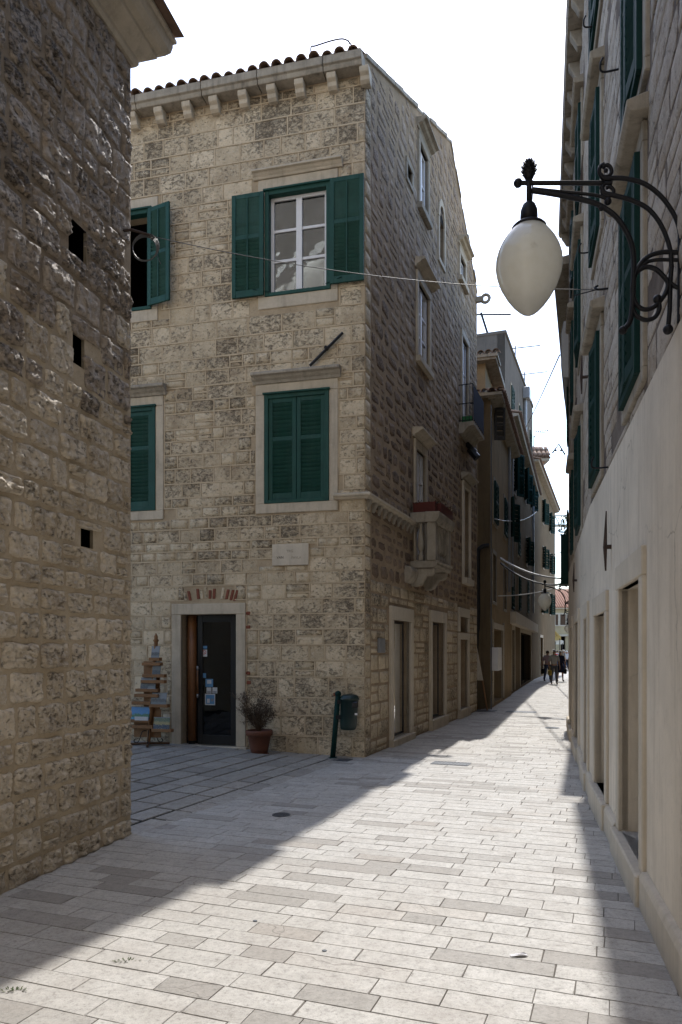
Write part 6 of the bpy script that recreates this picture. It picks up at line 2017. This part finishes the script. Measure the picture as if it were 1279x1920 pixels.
def person(x, y, face, top, bottom, label, hgt=1.7, stride=.16, swing=.12, dress=False, hat=None, hair='brown', bag=None, detail=True):
    """walking figure: the body is one mesh; shirt, trousers or skirt, shoes, hair and hat are its clothes"""
    p = thing('person', (x, y, 0), label, 'person', 'people walking in the lane')
    k = hgt / 1.7; org = Vector((x, y, 0))
    V, E_ = [], []
    def v(a, b_, c, r): V.append((a * k, b_ * k, c * k, (r * k if not isinstance(r, tuple) else (r[0] * k, r[1] * k)))); return len(V) - 1
    def e(a, b_): E_.append((a, b_))
    pel = v(0, 0, .92, (.145, .105)); bel = v(0, 0, 1.06, (.125, .095)); che = v(0, .0, 1.26, (.155, .105)); nb = v(0, 0, 1.41, (.07, .065)); nk = v(0, -.01, 1.47, .05)
    jaw = v(0, -.03, 1.535, (.058, .068)); crn = v(0, -.01, 1.615, (.075, .088)); tp_ = v(0, 0, 1.675, (.055, .06))
    for a, b_ in ((pel, bel), (bel, che), (che, nb), (nb, nk), (nk, jaw), (jaw, crn), (crn, tp_)): e(a, b_)
    if detail: n0 = v(0, -.115, 1.575, .012); e(jaw, n0)
    J = {}
    for sd_ in (-1, 1):
        f = stride * sd_; s_ = -swing * sd_
        sh = v(.175 * sd_, 0, 1.385, .058); el = v(.235 * sd_, s_ * .4 + .03, 1.11, .042); wr_ = v(.245 * sd_, s_ - .06, .87, .028); pm = v(.247 * sd_, s_ - .08, .80, (.018, .034))
        e(che, sh); e(sh, el); e(el, wr_); e(wr_, pm)
        if detail:
            for j in range(4):
                yy = s_ - .112 + j * .02; ln = (.078, .09, .085, .066)[j]
                a = v((.245 - .006) * sd_, yy, .80 - ln * .55, .0085); b2_ = v((.245 - .02) * sd_, yy - .006, .80 - ln, .007); e(pm, a); e(a, b2_)
            a = v(.24 * sd_, s_ - .125, .80, .0095); b2_ = v(.235 * sd_, s_ - .135, .765, .008); e(wr_, a); e(a, b2_)
        hp = v(.09 * sd_, 0, .86, .095); kn = v(.095 * sd_, -f * .55 - .02, .48, .06); an_ = v(.095 * sd_, -f + (.06 if f < 0 else 0), .085, .038); to = v(.10 * sd_, -f - .15 + (.06 if f < 0 else 0), .035, .034)
        e(pel, hp); e(hp, kn); e(kn, an_); e(an_, to)
        J[sd_] = (sh, el, wr_, hp, kn, an_, to)
    ca, sa = math.cos(face), math.sin(face)
    rotv = lambda t_: (t_[0] * ca - t_[1] * sa, t_[0] * sa + t_[1] * ca, t_[2], t_[3])
    Vr = [rotv(t_) for t_ in V]
    body = skin_mesh('body', Vr, E_, SKIN, p, org)
    def sub_mesh(name, idx, edges, grow_, mat, cut=None):
        mp_ = {i: n_ for n_, i in enumerate(idx)}; vs_ = []
        for i in idx:
            t_ = Vr[i]; r = t_[3]; g_ = grow_ * k
            vs_.append((t_[0], t_[1], t_[2], (r[0] + g_, r[1] + g_) if isinstance(r, tuple) else r + g_))
        return skin_mesh(name, vs_, [(mp_[a], mp_[b_]) for a, b_ in edges], mat, p, org)
    def sleeve_end(sd_): return J[sd_][1] if dress else J[sd_][2]
    idx = [pel, bel, che, nb]; ed_ = [(pel, bel), (bel, che), (che, nb)]
    for sd_ in (-1, 1):
        idx += [J[sd_][0], J[sd_][1]]; ed_ += [(che, J[sd_][0]), (J[sd_][0], J[sd_][1])]
    sub_mesh('shirt', idx, ed_, .018, top)
    if dress:
        mb = MB(); mb.lathe(org, [(.15 * k, .98 * k), (.19 * k, .84 * k), (.24 * k, .52 * k), (.235 * k, .5 * k), (.12 * k, .95 * k)][::-1], 18); mb.build('skirt', bottom, p, True)
    else:
        idx = [pel]; ed_ = []
        for sd_ in (-1, 1):
            idx += list(J[sd_][3:6]); ed_ += [(pel, J[sd_][3]), (J[sd_][3], J[sd_][4]), (J[sd_][4], J[sd_][5])]
        sub_mesh('trousers', idx, ed_, .016, bottom)
    for sd_ in (-1, 1): sub_mesh('shoe', [J[sd_][5], J[sd_][6]], [(J[sd_][5], J[sd_][6])], .012, M['black'])
    hc = Vector(Vr[crn][:3]) + org
    if hat is None:
        MB().lathe(hc + Vector((0, .0, -.05 * k)), [(.092 * k, 0), (.098 * k, .05 * k), (.085 * k, .11 * k), (.04 * k, .145 * k), (.004, .15 * k)], 14).build('hair', HAIRM[hair], p, True)
    else:
        MB().lathe(hc + Vector((0, 0, .01 * k)), [(.15 * k, -.005), (.15 * k, .005), (.098 * k, .012), (.092 * k, .07 * k), (.06 * k, .1 * k), (.004, .105 * k)], 16).build('hat', hat, p, True)
    if bag:
        c_ = Vector((ca * .27 * bag[1] * k, sa * .27 * bag[1] * k, .58 * k)) + org
        bg_ = thing('handbag', c_, bag[2], 'bag')
        MB().box(c_.x - .06, c_.x + .06, c_.y - .15, c_.y + .15, c_.z - .15, c_.z + .12).build('pouch', bag[0], bg_, bevel=.03)
        MB().tube(spline([c_ + Vector((0, -.1, .12)), c_ + Vector((0, -.07, .26)), c_ + Vector((0, .05, .26)), c_ + Vector((0, .1, .12))], 5), .01, 6).build('strap', bag[0], bg_)
    return p


def cloth(name, col): return plain_mat(name, col, .2, 25, .9, .15, .1, .004)


W_ = cloth('cloth_white', (.42, .40, .37)); PK = cloth('cloth_pink', (.34, .25, .27)); NV = cloth('cloth_navy', (.02, .022, .045)); JN = cloth('cloth_denim', (.06, .075, .13)); GY = cloth('cloth_grey', (.10, .10, .11)); RD = cloth('cloth_red', (.45, .03, .04)); BK = cloth('cloth_black', (.02, .02, .022)); HT = cloth('cloth_hat', (.62, .60, .55)); OC = cloth('cloth_ochre', (.40, .28, .06)); WHT = cloth('cloth_light', (.6, .6, .62))
x, y = ground_at(1027, 1277.5); person(x, y, .15, PK, JN, 'person in a pink top and blue jeans walking left of the other two', 1.66, bag=(BK, -1, 'black bag carried by the walker in the pink top'))
x, y = ground_at(1039.5, 1283); person(x, y, -.1, W_, GY, 'person in a pale printed sweater and grey trousers walking in front', 1.72, hat=HT, bag=(OC, -.75, 'ochre bag carried by the walker in the pale sweater'))
x, y = ground_at(1051, 1278); person(x, y, .05, NV, NV, 'person in a dark navy dress and white cap walking on the right', 1.66, dress=True, hat=HT, bag=(BK, 1, 'black bag carried by the walker in the navy dress'))
crowd = ((1042, 66, RD, JN, 'red shirt, at the left edge of the distant crowd'), (1046, 74, WHT, GY, 'white shirt, between the red shirt and the doorway in the distant crowd'), (1050, 70, NV, BK, 'navy top, in the middle of the distant crowd'), (1054, 78, BK, JN, 'black top, before the dark doorway at the lane end'),
         (1057, 58, W_, NV, 'pale shirt and navy trousers, the nearest of the distant crowd'), (1060, 72, GY, JN, 'grey top, right of the middle of the distant crowd'), (1063, 64, WHT, BK, 'white top and black trousers, right of the distant crowd'), (1066, 76, PK, BK, 'pink top, at the right edge of the distant crowd'),
         (1044, 84, BK, GY, 'black top and grey trousers, far back on the left of the crowd'), (1058, 88, W_, BK, 'pale top and black trousers, far back near the end house'))
for i, (px, Y, a, b_, lab) in enumerate(crowd):
    person((px - CX) / FOC * Y, Y, (i * 2.1) % 6.28, a, b_, 'person in a ' + lab, 1.62 + .02 * (i % 6), hat=HT if i in (4, 6) else None, detail=False)
